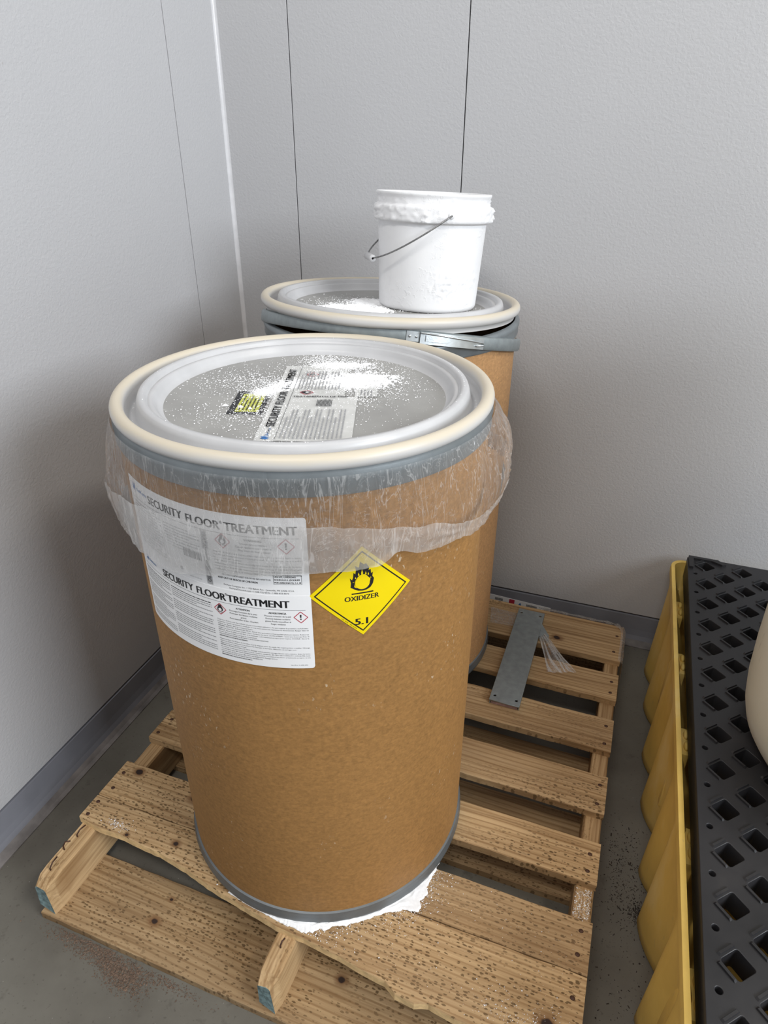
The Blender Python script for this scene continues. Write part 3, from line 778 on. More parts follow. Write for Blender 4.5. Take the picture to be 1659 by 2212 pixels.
# reading direction runs away from the camera-left: from logo (0.027,-0.177) to SEC end (-0.029,-0.014)
ex = Vector((-0.325, 0.946)); ex.normalize(); ey = Vector((-ex.y, ex.x))
lm = lidmap_factory((0.020, -0.185), ex, ey)      # a: 0..0.31 , b: 0(left title side)... -0.11
def lidsheet(name, a0, b0, w_, h_, mt, parent, lay, mapf, wr=0.0):
    bm = bmesh.new(); nx, ny = 40, 16; Gd = []
    for i in range(nx + 1):
        Gd.append([])
        for j in range(ny + 1):
            a = a0 + w_ * i / nx; b = b0 + h_ * j / ny
            v = mapf(a, b, lay); k = noise.noise((a * 40, b * 60, 3)); v.z += wr * max(0, k) * (1 if j not in (0, ny) else 0.3)
            Gd[-1].append(bm.verts.new(v))
    for i in range(nx):
        for j in range(ny): bm.faces.new((Gd[i][j], Gd[i+1][j], Gd[i+1][j+1], Gd[i][j+1]))
    bmesh.ops.recalc_face_normals(bm, faces=bm.faces)
    return obj(name, bm, mt, parent, smooth=True)
ll = lidsheet('label', 0.004, -0.118, 0.168, 0.126, PAPERD, lid1, 0, lm, 0.0012)
ll['label'] = 'dusty white paper label on the lid'
p = Print()
l2 = lidsheet('label', 0.172, -0.098, 0.150, 0.106, PAPERD, lid1, 0.5, lm, 0.0006)
l2['label'] = 'white paper label under the powder'
logo(p, 0.012, -0.006, 0.0075)
p.text('SECURITY FLOOR', 0.050, -0.012, 0.0125, 0.190, K, 0.022, lay=5)
p.text('TREATMENT', 0.200, -0.012, 0.0125, 0.300, K, 0.022, lay=5)
p.line((0.006, -0.019), (0.315, -0.019), 0.0006, K, 5)
for i in range(15):
    p.greek(0.010, -0.026 - i * 0.0056, 0.085 + (0.03 if i % 3 else 0.0), 0.0020, GR, rnd, 5)
    if i < 13: p.greek(0.200, -0.026 - i * 0.0052, 0.290 - (0.02 if i % 4 == 0 else 0), 0.0018, GR, rnd, 5)
p.text('TRATAMIENTO DE PISO', 0.166, -0.022, 0.0056, 0.166 + 0.082, K, 0.02, rot=-pi / 2, lay=5)
x = -0.060
while x > -0.082:
    p.rect(0.128, x, 0.155, x - 0.0008, K, 5); x -= 0.0019
ghs(p, 0.188, -0.040, 0.010, 'f'); ghs(p, 0.275, -0.040, 0.010, '!')
def lm5(a, b, lay): v = lm(a, b, lay); v.z += 0.0006 + 0.0012 * max(0, noise.noise((a * 40, b * 60, 3))); return v
p.build('print', MATS, lm5, ll)
lk = lidmap_factory((-0.072, -0.112), ex, ey)
l3 = lidsheet('label', 0.0, -0.050, 0.094, 0.050, INK, lid1, 0, lk, 0.0)
l3['label'] = 'black and lime green sticker on the lid'
p = Print(); p.rect(0.008, -0.043, 0.082, -0.010, LM, 1)
for k in range(5): p.greek(0.013, -0.016 - 0.0055 * k, 0.074 - 0.012 * (k % 2), 0.0022, K, rnd, 2)
p.build('print', MATS, lk, l3)
lq = lidmap_factory((0.078, 0.018), ex, ey)
l4 = lidsheet('label', 0.0, -0.026, 0.075, 0.034, PAPERD, lid1, 0.5, lq, 0.0)
l4['label'] = 'small white label end on the lid'
p = Print()
for k in range(4): p.greek(0.004, -0.003 - 0.005 * k, 0.03, 0.002, GR, rnd, 2)
p.build('print', MATS, lq, l4)

# ------------------------------------------------------------------ drum liner film
def tabf(tab):
    def f(d):
        d = ((d + 180) % 360) - 180
        for (a, b), (c, e) in zip(tab[:-1], tab[1:]):
            if a <= d <= c:
                t = (d - a) / (c - a); t = t * t * (3 - 2 * t); return b + (e - b) * t
        return tab[-1][1]
    return f
zbot = tabf([(-180, .86), (-137, .875), (-128, .868), (-120, .862), (-106, .858), (-93, .871), (-82, .880), (-68, .887), (-61, .887), (-54, .886), (-47.5, .886), (-42, .901), (-36, .889), (-25, .884), (-12, .880), (0, .890), (12, .915), (40, .90), (90, .87), (180, .86)])
zfold = tabf([(-180, .94), (-130, .935), (-110, .945), (-95, .950), (-75, .957), (-64, .956), (-50, .945), (-35, .931), (-20, .910), (-8, .905), (12, .93), (60, .93), (180, .94)])
flare = tabf([(-180, .014), (-150, .017), (-137, .017), (-125, .011), (-105, .006), (-85, .003), (-60, .003), (-45, .005), (-30, .009), (-12, .018), (5, .027), (20, .029), (50, .014), (58, .012), (90, .008), (106, .002), (125, .002), (150, .014), (180, .018)])
def liner_r(d, t):
    # keep clear of the rear drum (direction ~ 96 deg) : tighter there
    th = radians(d)
    f = flare(d)
    amp = 0.0016 + f * 0.20
    rid = (noise.noise((cos(th) * 16, sin(th) * 16, t * 1.5)) * 1.0 + noise.noise((cos(th) * 38, sin(th) * 38, t * 3 + 4)) * 0.55)
    bulge = f * (sin(min(1, t * 1.35) * pi / 2) ** 0.9) * (1 - 0.25 * max(0, t - 0.75) / 0.25)
    return 0.2795 + 0.0016 + bulge + amp * abs(rid) * min(1, t * 4)
root = D1
bm = bmesh.new(); NT_, NZ = 540, 30; cols = []
for i in range(NT_):
    d = -180 + 360 * i / NT_; th = radians(d); c = []
    zb = zbot(d) + 0.0025 * noise.noise((cos(th) * 9, sin(th) * 9, 3))
    for k in range(NZ + 1):
        t = k / NZ; z = 1.0165 + (zb - 1.0165) * t; r = liner_r(d, t)
        c.append(bm.verts.new((r * cos(th), r * sin(th), z - HP)))
    cols.append(c)
for i in range(NT_):
    a, b = cols[i], cols[(i + 1) % NT_]
    for k in range(NZ): bm.faces.new((a[k], a[k+1], b[k+1], b[k]))
liner = obj('plastic_liner', bm, FILM1, smooth=True); liner.location = D1
tag(liner, 'clear wrinkled plastic liner bag hanging out round the top of the front drum', 'plastic bag')
bm = bmesh.new(); cols = []
for i in range(NT_):
    d = -180 + 360 * i / NT_; th = radians(d); c = []
    zb = zbot(d) + 0.0025 * noise.noise((cos(th) * 9, sin(th) * 9, 3)); zt = max(zb + 0.004, zfold(d) + 0.004 * noise.noise((cos(th) * 8, sin(th) * 8, 8)))
    for k in range(13):
        t = k / 12; z = zb + (zt - zb) * t; tt = (1.0165 - z) / (1.0165 - zb)
        r = liner_r(d, tt) + 0.0010 + 0.002 * t + 0.002 * noise.noise((cos(th) * 22, sin(th) * 22, t * 5)) * sin(pi * t)
        c.append(bm.verts.new((r * cos(th), r * sin(th), z - HP)))
    cols.append(c)
for i in range(NT_):
    a, b = cols[i], cols[(i + 1) % NT_]
    for k in range(12): bm.faces.new((a[k], b[k], b[k+1], a[k+1]))
hem = obj('folded_hem', bm, FILM2, liner, smooth=True); hem['label'] = 'milky doubled hem of the liner'

# ------------------------------------------------------------------ bucket
BX, BY = 0.6554, -0.3075
zl = 1.0465 + TA * (BX - 0.5865) + TB * (BY + 0.352) - 0.0133 + 0.0015
bk = empty('plastic_bucket', (BX, BY, zl), 'powder-caked white plastic bucket with wire handle standing on the rear drum', 'bucket')
bk.rotation_mode = 'QUATERNION'; bk.rotation_quaternion = Vector((0, 0, 1)).rotation_difference(Vector((-TA, -TB, 1)))
def lump(r, z, th):
    k = 0.0
    if 0.172 < z < 0.216 and r > 0.112:
        cth = cos(th); sth = sin(th); wg = max(0.0, noise.noise((cth * 2.2, sth * 2.2, z * 14)) + 0.18) * 1.6
        k = wg * (max(0, noise.noise((cth * 9, sth * 9, z * 110))) * 0.007 + max(0, noise.noise((cth * 26, sth * 26, z * 230))) * 0.004)
    elif 0.02 < z < 0.16 and r > 0.10:
        dd = degrees(th); dd = dd - 360 if dd > 180 else dd
        wgt = math.exp(-((dd + 50) / 22) ** 2 - ((z - 0.055) / 0.025) ** 2) + 0.5 * math.exp(-((dd + 22) / 14) ** 2 - ((z - 0.07) / 0.02) ** 2)
        k = wgt * max(0, noise.noise((th * 26, z * 170, 7)) + 0.05) * 0.009
    return (r + k, z)
bm = bmesh.new()
ws = [(0.002, 0.004), (0.096, 0.004), (0.0985, 0.0), (0.103, 0.001), (0.1055, 0.006)]
ws += [(0.1060 + (0.1135 - 0.1060) * i / 40, 0.010 + 0.160 * i / 40) for i in range(41)]
ws += [(0.1140, 0.172), (0.1205, 0.1725), (0.1225, 0.175)] + [(0.1232, 0.178 + 0.003 * i) for i in range(8)] + [(0.1215, 0.202), (0.1165, 0.204)]
ws += [(0.1162, 0.206 + 0.002 * i) for i in range(5)] + [(0.1170, 0.218), (0.1192, 0.221), (0.1196, 0.2245), (0.1182, 0.2262), (0.1160, 0.225), (0.1140, 0.21), (0.1095, 0.10), (0.103, 0.012), (0.002, 0.010)]
lathe(bm, ws, 240, fn=lump)
obj('bucket_body', bm, BUCK, bk, smooth=True)
# small crusts of caked powder along the collar
bm = bmesh.new()
pa = radians(-57); A = Vector((cos(pa), sin(pa), 0)); Dh = Vector((cos(radians(213)), sin(radians(213)), 0))
pts = []
for i in range(41):
    t = pi * i / 40; ct = cos(t); stt = sin(t)
    ct = math.copysign(abs(ct) ** 0.9, ct)
    pts.append(A * 0.1275 * ct + Dh * 0.132 * stt + Vector((0, 0, 0.188 - 0.090 * stt)))
pts = [A * 0.119 + Vector((0, 0, 0.188))] + pts + [A * -0.119 + Vector((0, 0, 0.188))]
tube(bm, pts, 0.0017, 8)
hd = obj('wire_handle', bm, simple('handle_wire', (0.25, 0.25, 0.25), 0.4, 0.7, 0.4, 150), bk, smooth=True)
bm = bmesh.new()
mid = pts[17:26]; c = mid[4]; dr = (mid[-1] - mid[0]).normalized()
q = Vector((0, 0, 1)).rotation_difference(dr).to_matrix().to_4x4()
lathe(bm, [(0.0022, -0.028), (0.0066, -0.028), (0.0074, -0.026), (0.0072, 0.0), (0.0074, 0.026), (0.0066, 0.028), (0.0022, 0.028)], 20)
bm.transform(Matrix.Translation(c) @ q); obj('hand_grip', bm, LIDW, hd, smooth=True)
for sgn in (1, -1):
    bm = bmesh.new(); lathe(bm, [(0.0005, 0.004), (0.005, 0.0035), (0.007, 0.0), (0.007, -0.004)], 16)
    q = Vector((0, 0, 1)).rotation_difference(A * sgn).to_matrix().to_4x4()
    bm.transform(Matrix.Translation(A * sgn * 0.1235 + Vector((0, 0, 0.188))) @ q); obj('handle_ear', bm, BUCK, bk, smooth=True)

# ------------------------------------------------------------------ powder
def flakes(bm, pts, smin, smax, nrm=None):
    for (x, y, z) in pts:
        s = random.uniform(smin, smax) * random.choice((1, 1, 0.6, 1.5))
        a = random.uniform(0, 2 * pi); vs = []
        k = random.choice((3, 4, 5))
        b = [bm.verts.new((x + s * cos(a + 2*pi*i/k) * random.uniform(.6, 1), y + s * sin(a + 2*pi*i/k) * random.uniform(.6, 1), z)) for i in range(k)]
        t = bm.verts.new((x, y, z + s * random.uniform(0.4, 0.9)))
        for i in range(k): bm.faces.new((b[i], b[(i+1) % k], t))
bm = bmesh.new()
piles = [((0.030, 0.077), 0.030, 1700), ((-0.047, 0.165), 0.022, 500), ((0.0, 0.150), 0.045, 1500), ((-0.060, 0.030), 0.022, 700), ((-0.066, -0.020), 0.018, 380), ((-0.120, 0.022), 0.034, 420), ((-0.016, -0.091), 0.035, 420), ((0.065, 0.08), 0.045, 900), ((-0.03, 0.0), 0.13, 1100), ((0.030, -0.16), 0.022, 260), ((0.088, 0.005), 0.012, 90), ((-0.07, -0.11), 0.03, 130)]
pts = []
for (cx, cy), s, n in piles:
    for _ in range(int(n * 1.7)):
        x = random.gauss(cx, s); y = random.gauss(cy, s * 0.8)
        if x * x + y * y < 0.207 ** 2: pts.append((x, y, Zd + 0.0010))
flakes(bm, pts, 0.00035, 0.0013)
for (x, y, s) in ((-0.066, -0.082, 0.006), (-0.050, -0.083, 0.004), (-0.09, -0.084, 0.004), (0.075, -0.05, 0.003), (-0.03, -0.12, 0.003)):
    flakes(bm, [(x, y, Zd + 0.001)], s, s * 1.1)
for _ in range(260):   # dust lying in the channel and on the ridge
    a = random.uniform(0, 2 * pi); r_ = random.choice((0.2525, 0.234, 0.2525)); zz = Zd + (0.0133 - 0.018 if r_ > 0.25 else 0.0133 + 0.0105)
    flakes(bm, [(r_ * cos(a) + random.gauss(0, .001), r_ * sin(a) + random.gauss(0, .001), zz)], 0.0004, 0.0011)
# thin drifts
def drift(bm, mapf, R, hgt, seed, thr=0.0):
    n = 84; G = []
    for i in range(n + 1):
        G.append([])
        for j in range(n + 1):
            a = (i / n * 2 - 1); b = (j / n * 2 - 1); d = sqrt(a * a + b * b)
            h = (1 - d) + 0.35 * noise.noise((a * 4, b * 4, seed)) + 0.45 * noise.noise((a * 13, b * 13, seed)) + 0.5 * noise.noise((a * 31, b * 31, seed)) - thr
            G[-1].append(bm.verts.new(mapf(a, b, hgt * h if h > 0 else -0.0015)))
    for i in range(n):
        for j in range(n):
            q = (G[i][j], G[i+1][j], G[i+1][j+1], G[i][j+1]); bm.faces.new(q)
def dm(cx, cy, rx, ry, z, rot=0.0):
    def f(a, b, h):
        x = a * rx; y = b * ry
        return Vector((cx + x * cos(rot) - y * sin(rot), cy + x * sin(rot) + y * cos(rot), z + h + (0.0006 * random.random() if h > 0 else 0)))
    return f
drift(bm, dm(0.040, 0.082, 0.085, 0.045, Zd + 0.0006, 0.5), 1, 0.0055, 1, 0.30)
drift(bm, dm(-0.010, 0.150, 0.075, 0.030, Zd + 0.0006, 0.4), 1, 0.004, 8, 0.50)
drift(bm, dm(-0.050, 0.022, 0.050, 0.026, Zd + 0.0006, 1.2), 1, 0.004, 2, 0.35)
drift(bm, dm(-0.066, -0.015, 0.022, 0.022, Zd + 0.0006, 0.2), 1, 0.003, 3, 0.3)
bmesh.ops.recalc_face_normals(bm, faces=bm.faces)
o = obj('spilled_powder', bm, POWD); o.location = D1
tag(o, 'white granular powder scattered over the front drum lid', 'powder', kind='stuff')

bm = bmesh.new(); pts = []
for _ in range(2600):
    x = random.gauss(-0.06, 0.055); y = random.gauss(-0.06, 0.06)
    if x * x + y * y < 0.20 ** 2: pts.append((x, y, Zd + 0.0003))
for _ in range(500):
    x = random.gauss(0.15, 0.03); y = random.gauss(-0.02, 0.05)
    if x * x + y * y < 0.20 ** 2: pts.append((x, y, Zd + 0.0003))
flakes(bm, pts, 0.0005, 0.0014)
drift(bm, dm(-0.050, -0.085, 0.085, 0.060, Zd + 0.0002, 0.2), 1, 0.003, 5, 0.15)
drift(bm, dm(-0.030, 0.02, 0.085, 0.060, Zd + 0.0002, 0.2), 1, 0.002, 6, 0.3)
bmesh.ops.recalc_face_normals(bm, faces=bm.faces)
o = obj('spilled_powder', bm, POWD); o.matrix_world = Matrix.Translation(D2) @ LID2M
tag(o, 'white powder dusting the rear drum lid around the bucket', 'powder', kind='stuff')

bm = bmesh.new(); lc = Vector((D1.x, D1.y))
n = 150; rings = []
for i in range(n + 1):      # crescent of powder hugging the foot of the drum
    t = i / n; th = radians(-108 + 92 * t); env = sin(pi * t) ** 0.5
    wdt = 0.003 + 0.022 * max(0, math.exp(-((t - 0.28) / 0.11) ** 2)) + 0.026 * max(0, math.exp(-((t - 0.80) / 0.07) ** 2)) + 0.004 * env
    wdt *= 1 + 0.5 * noise.noise((t * 26, 1, 3)) + 0.3 * noise.noise((t * 70, 1, 3)); ring = []
    while wdt > 0.0005:
        q = Vector((D1.x + (RB + 0.004 + wdt) * cos(th) - PX, D1.y + (RB + 0.004 + wdt) * sin(th) - PY))
        if -sin(PA) * q.x + cos(PA) * q.y > ff(max(0, min(1, cos(PA) * q.x + sin(PA) * q.y))) + 0.006 and -sin(PA) * q.x + cos(PA) * q.y < 0.15: break
        wdt *= 0.8
    for k in range(9):
        s = k / 8; r_ = RB + 0.004 + wdt * s + 0.001 * noise.noise((t * 80, s * 5, 1))
        h = (0.007 * (1 - s) ** 1.2 * env * (0.7 + 0.5 * noise.noise((t * 30, s * 4, 2))) + 0.0008) if k < 8 else -0.0004
        ring.append(bm.verts.new((D1.x + r_ * cos(th), D1.y + r_ * sin(th), HP + 0.0012 + max(-0.0005, h))))
    rings.append(ring)
for a, b in zip(rings[:-1], rings[1:]):
    for k in range(8): bm.faces.new((a[k], b[k], b[k+1], a[k+1]))
pts = []
for _ in range(1500):
    th = radians(random.choice((random.gauss(-80, 10), random.gauss(-33, 7), random.uniform(-115, -15)))); r_ = RB + 0.008 + abs(random.gauss(0, 0.022))
    q = Vector((D1.x + r_ * cos(th), D1.y + r_ * sin(th))); lv = q - Vector((PX, PY)); v = -sin(PA) * lv.x * 1 + cos(PA) * lv.y; u = cos(PA) * lv.x + sin(PA) * lv.y
    if v > ff(max(0, min(1.0, u))) + 0.006 and v < 0.15: pts.append((q.x, q.y, HP + 0.001))
for _ in range(260):
    u = random.uniform(0.45, 1.0); v = random.uniform(-0.06, 0.15)
    if v > ff(u) + 0.006: q = pal_pt(u, v); pts.append((q.x, q.y, HP + 0.001))
for _ in range(240):
    u = random.gauss(0.93, 0.04); v = random.gauss(-0.045, 0.02)
    if u < 1.01 and v > -0.075: q = pal_pt(u, v); pts.append((q.x, q.y, HP + 0.001))
for _ in range(160):
    u = random.gauss(0.09, 0.015); v = random.gauss(0.012, 0.006)
    q = pal_pt(u, v); pts.append((q.x, q.y, HP + 0.001))
flakes(bm, pts, 0.0004, 0.0012)
pts = []
for _ in range(420):
    q = pal_pt(random.uniform(0.983, 1.012), random.uniform(0.158, 0.222)); pts.append((q.x, q.y, HP - TT + 0.0006))
flakes(bm, pts, 0.0004, 0.0014)
bmesh.ops.recalc_face_normals(bm, faces=bm.faces)
tag(obj('spilled_powder', bm, POWD), 'white powder heaped against the foot of the front drum on the pallet', 'powder', kind='stuff')

# ------------------------------------------------------------------ steel plate on the pallet
def curve_mesh(loops, extrude, bevel, name):
    cu = bpy.data.curves.new(name, 'CURVE'); cu.dimensions = '2D'; cu.fill_mode = 'BOTH'; cu.extrude = extrude; cu.bevel_depth = bevel; cu.bevel_resolution = 1
    for l in loops:
        s = cu.splines.new('POLY'); s.points.add(len(l) - 1); s.use_cyclic_u = True
        for pnt, (x, y) in zip(s.points, l): pnt.co = (x, y, 0, 1)
    o = bpy.data.objects.new(name, cu); me = bpy.data.meshes.new_from_object(o)
    bm = bmesh.new(); bm.from_mesh(me); bpy.data.meshes.remove(me); bpy.data.objects.remove(o); bpy.data.curves.remove(cu)
    return bm
def circ(cx, cy, r, n=16): return [(cx + r * cos(2*pi*i/n), cy + r * sin(2*pi*i/n)) for i in range(n)]
pw, plh = 0.074, 0.392
loops = [[(0, 0), (pw, 0), (pw, plh), (0, plh)]] + [circ(x, y, 0.0042) for x, y in ((0.010, 0.018), (0.064, 0.018), (0.010, plh - 0.018), (0.064, plh - 0.018))]
bm = curve_mesh(loops, 0.0012, 0.0006, 'p')
for v in bm.verts: v.co.z += 0.0142
box(bm, 0.0, 0.004, 0.0004, 0.0022, plh - 0.004, 0.0140); box(bm, pw - 0.0022, 0.004, 0.0004, pw, plh - 0.004, 0.0140)
q0 = pal_pt(0.7225, 0.611)
pt = empty('steel_plate', (q0.x, q0.y, HP + 0.0006), 'grey galvanised steel channel plate lying across pallet boards beside the rear drum', 'metal plate', rot=(0, 0, PA - 0.002))
obj('plate', bm, GALV, pt)
bm = bmesh.new(); box(bm, 0.004, 0.0035, 0.0006, pw - 0.004, 0.0075, 0.0125, 0, 0.0008)
e = obj('end_block', bm, simple('rusty_pink_edge', (0.30, 0.19, 0.17), 0.7, 0, 0.3, 90), pt); e['label'] = 'rusty pinkish end of the plate'
bm = bmesh.new()
vs = [bm.verts.new(x) for x in ((pw, 0.29, 0.012), (pw + 0.028, 0.285, 0.002), (pw + 0.026, 0.312, 0.002), (pw, 0.345, 0.012))]
vt = [bm.verts.new(v.co + Vector((0, 0, 0.002))) for v in vs]
bm.faces.new(vs[::-1]); bm.faces.new(vt)
for i in range(4): bm.faces.new((vs[i], vs[(i+1) % 4], vt[(i+1) % 4], vt[i]))
obj('side_tab', bm, GALV, pt)

# film scraps
def film_patch(name, corners, hf, mt, nx=34, ny=34):
    """corners: four Vectors (a0,a1 start edge; b0,b1 end edge)"""
    bm = bmesh.new(); G = []
    for i in range(nx + 1):
        G.append([])
        for j in range(ny + 1):
            s = i / nx; t = j / ny
            pnt = corners[0].lerp(corners[1], s).lerp(corners[2].lerp(corners[3], s), t)
            pnt = pnt + hf(s, t); G[-1].append(bm.verts.new(pnt))
    for i in range(nx):
        for j in range(ny): bm.faces.new((G[i][j], G[i+1][j], G[i+1][j+1], G[i][j+1]))
    return obj(name, bm, mt, smooth=True)
f1 = film_patch('film_scrap', [pal_pt(0.798, 0.895, HP + 0.010), pal_pt(0.812, 0.918, HP + 0.010), pal_pt(0.843, 0.770, HP + 0.003), pal_pt(0.912, 0.795, HP + 0.004)],
    lambda s, t: Vector((0.004 * sin(s * 9 + t * 4) * t, 0, 0.0035 * abs(sin(s * 13 + 2 * sin(t * 3))) + 0.010 * sin(pi * t) * (1 - abs(2 * s - 1)) + 0.001)), FILM3)
tag(f1, 'crumpled clear plastic film scrap sticking out beside the steel plate', 'plastic film')
f2 = film_patch('film_scrap', [pal_pt(0.655, 0.927, HP + 0.0014), pal_pt(0.7205, 0.932, HP + 0.0014), pal_pt(0.640, 1.000, HP + 0.0014), pal_pt(0.7205, 0.996, HP + 0.0014)],
    lambda s, t: Vector((0, 0, 0.002 * abs(noise.noise((s * 6, t * 6, 1))))), FILM3)
tag(f2, 'flat milky plastic film scrap between the steel plate and the rear drum', 'plastic film')
# stretch wrap round the rear right pallet corner
bm = bmesh.new(); path = []
for i in range(20): path.append((1.023, 0.800 + 0.205 * i / 19))
for i in range(1, 10): a = pi / 2 * i / 9; path.append((1.023 - 0.035 + 0.035 * cos(a), 1.013 + 0.035 * sin(a)))
for i in range(1, 14): path.append((0.988 - 0.20 * i / 13, 1.048))
cols = []
for i, (u, v) in enumerate(path):
    c = []; wv = noise.noise((i * 0.6, 2, 1))
    cu_ = Vector((u - 0.6, v - 0.5)).normalized()
    zt = HP + 0.004 + 0.004 * wv if i > 8 else HP * (0.35 + 0.075 * i)
    for k in range(13):
        s = k / 12; z = 0.012 + (zt - 0.012) * s; off = 0.003 * noise.noise((i * 0.35, s * 4, 5)) + 0.004 * (1 - s) + 0.002
        qq = pal_pt(u + cu_.x * off, v + cu_.y * off * 0.4, z); c.append(bm.verts.new(qq))
    if i > 8:
        qq = pal_pt(u - 0.010 * cu_.x * 1.6, v - 0.010, zt + 0.001); c.append(bm.verts.new(qq))
    else: c.append(bm.verts.new(c[-1].co + Vector((0.0, 0, 0.0008))))
    cols.append(c)
for a, b in zip(cols[:-1], cols[1:]):
    for k in range(13): bm.faces.new((a[k], b[k], b[k+1], a[k+1]))
tag(obj('stretch_wrap', bm, FILM3, smooth=True), 'clear stretch wrap clinging round the rear right corner of the pallet', 'plastic film')
# carton label fallen against the back base trim
bm = bmesh.new()
box(bm, 0, -0.0004, -0.013, 0.235, 0.0004, 0.013)
bl = obj('barcode_label', bm, PAPER); bl.location = (0.768, -0.0040, 0.064); bl.rotation_euler = (0, 0.045, 0)
tag(bl, 'white sticker with red square and barcode stuck to the rear base trim', 'label')
p = Print()
p.rect(0.105, -0.013, 0.122, 0.011, 3, 1)
x = 0.160
while x < 0.192: p.rect(x, -0.004, x + 0.0012, 0.006, K, 1); x += 0.0021
x = 0.060
while x < 0.085: p.rect(x, -0.004, x + 0.0012, 0.006, K, 1); x += 0.0021
p.poly([(0.140, 0.006), (0.146, -0.006), (0.134, -0.006)], BL, 1)
p.greek(0.20, 0.004, 0.23, 0.002, GR, rnd); p.greek(0.13, -0.011, 0.16, 0.0015, GR, rnd)
p.build('print', MATS, lambda a, b, l: Vector((a, -0.0005 - 0.0002 * l, b)), bl)

# ------------------------------------------------------------------ spill containment pallet
SX, SY = 1.307, -0.018; SL, SWd = 1.30, 1.25; ZR = 0.33
sump = empty('spill_tray', (SX + SWd / 2, SY - SL / 2, 0), 'yellow plastic spill containment tray with pleated sides right of the pallet', 'spill tray', rot=(0, 0, 0.003))
def outline(off, n_c=8, rc=0.035):
    """rounded rectangle in local coords, offset inward by off; list of (x, y, nx, ny, s)"""
    hx, hy = SWd / 2 - off, SL / 2 - off; r = max(0.004, rc - off); out = []
    def seg(x0, y0, x1, y1, nx, ny, n):
        for i in range(n): t = i / n; out.append((x0 + (x1 - x0) * t, y0 + (y1 - y0) * t, nx, ny))
    def cor(cx, cy, a0):
        for i in range(n_c): a = radians(a0 + 90 * i / n_c); out.append((cx + r * cos(a), cy + r * sin(a), cos(a), sin(a)))
    seg(-hx, hy - r, -hx, -hy + r, -1, 0, 220); cor(-hx + r, -hy + r, 180)
    seg(-hx + r, -hy, hx - r, -hy, 0, -1, 120); cor(hx - r, -hy + r, 270)
    seg(hx, -hy + r, hx, hy - r, 1, 0, 60); cor(hx - r, hy - r, 0)
    seg(hx - r, hy, -hx + r, hy, 0, 1, 60); cor(-hx + r, hy - r, 90)
    return out
OL = outline(0.0)
def pleat(x, y, nx, ny):
    s = (y if abs(nx) > abs(ny) else x)
    s = s - (SL / 2)      # distance from far edge, negative
    q = -s
    for e0, e1 in zip(EDG[:-1], EDG[1:]):
        if e0 <= q < e1:
            t = (q - e0) / (e1 - e0); pk = 0.95 if (e1 - e0) > 0.15 else 0.75
            if t < 0.80: return pk * (t / 0.80) ** 1.9
            t = (t - 0.80) / 0.20; return pk * (1 - t * t * (3 - 2 * t))
    return 0.0
EDG = [-0.1, 0.10, 0.245, 0.425, 0.57, 0.75, 0.86, 1.04, 1.15, 1.33]
bm = bmesh.new(); rows = []
zs = [0.0, 0.006, 0.03, 0.06, 0.10, 0.14, 0.18, 0.22, 0.26, 0.29, 0.305, 0.318, 0.328, ZR]
for z in zs:
    ring = []
    k = max(0, 1 - z / 0.300)
    for (x, y, nx, ny) in OL:
        d = pleat(x, y, nx, ny); inw = 0.070 * d * (k ** 0.75) + (0.006 * k) * 0 - 0.012 * k * (1 - d)
        if z < 0.004: inw += 0.006
        if z == 0.318: inw -= 0.0015
        ring.append(bm.verts.new((x - nx * inw, y - ny * inw, z)))
    rows.append(ring)
RT_ = 0.0095
for z, off in ((ZR + 0.001, 0.004), (ZR - 0.001, RT_), (0.30, RT_ + 0.002)):
    rows.append([bm.verts.new((x - nx * off, y - ny * off, z)) for (x, y, nx, ny) in OL])
for z, off in ((0.25, 0.025), (0.15, 0.055), (0.07, 0.085), (0.055, 0.10)):
    rows.append([bm.verts.new((x - nx * (off + 0.012 * pleat(x, y, nx, ny)), y - ny * (off + 0.012 * pleat(x, y, nx, ny)), z)) for (x, y, nx, ny) in OL])
N = len(OL)
for a, b in zip(rows[:-1], rows[1:]):
    for i in range(N): bm.faces.new((a[i], b[i], b[(i+1) % N], a[(i+1) % N]))
bm.faces.new(rows[-1])
bmesh.ops.recalc_face_normals(bm, faces=bm.faces)
tb = obj('tray_body', bm, YPL, sump, smooth=True); autosmooth(tb, 55)
# lugs between rim and grating
for yy in (0.5, 0.28, 0.03, -0.22, -0.47):
    bm = bmesh.new(); x0 = -SWd / 2 + 0.008; yc = yy
    box(bm, x0, yc - 0.038, 0.10, x0 + 0.030, yc + 0.038, 0.268, 0, 0.006)
    lug = autosmooth(obj('support_lug', bm, YPL, sump), 40)
    bm = bmesh.new()
    for dy in (-0.016, 0.016):
        bmesh.ops.create_uvsphere(bm, u_segments=14, v_segments=8, radius=0.009, matrix=Matrix.Translation((x0 + 0.024, yc + dy, 0.270)) @ Matrix.Diagonal((0.6, 1.3, 0.8, 1)))
    obj('lug_bump', bm, YPL, lug, smooth=True)
for i in range(4):
    for j in range(4):
        bm = bmesh.new(); cx = -0.42 + 0.28 * i; cy = -0.44 + 0.29 * j
        lathe(bm, [(0.075, 0.053), (0.050, 0.20), (0.045, 0.296), (0.001, 0.300)], 24)
        for v in bm.verts: v.co.x += cx; v.co.y += cy
        obj('support_column', bm, YPL, sump, smooth=True)
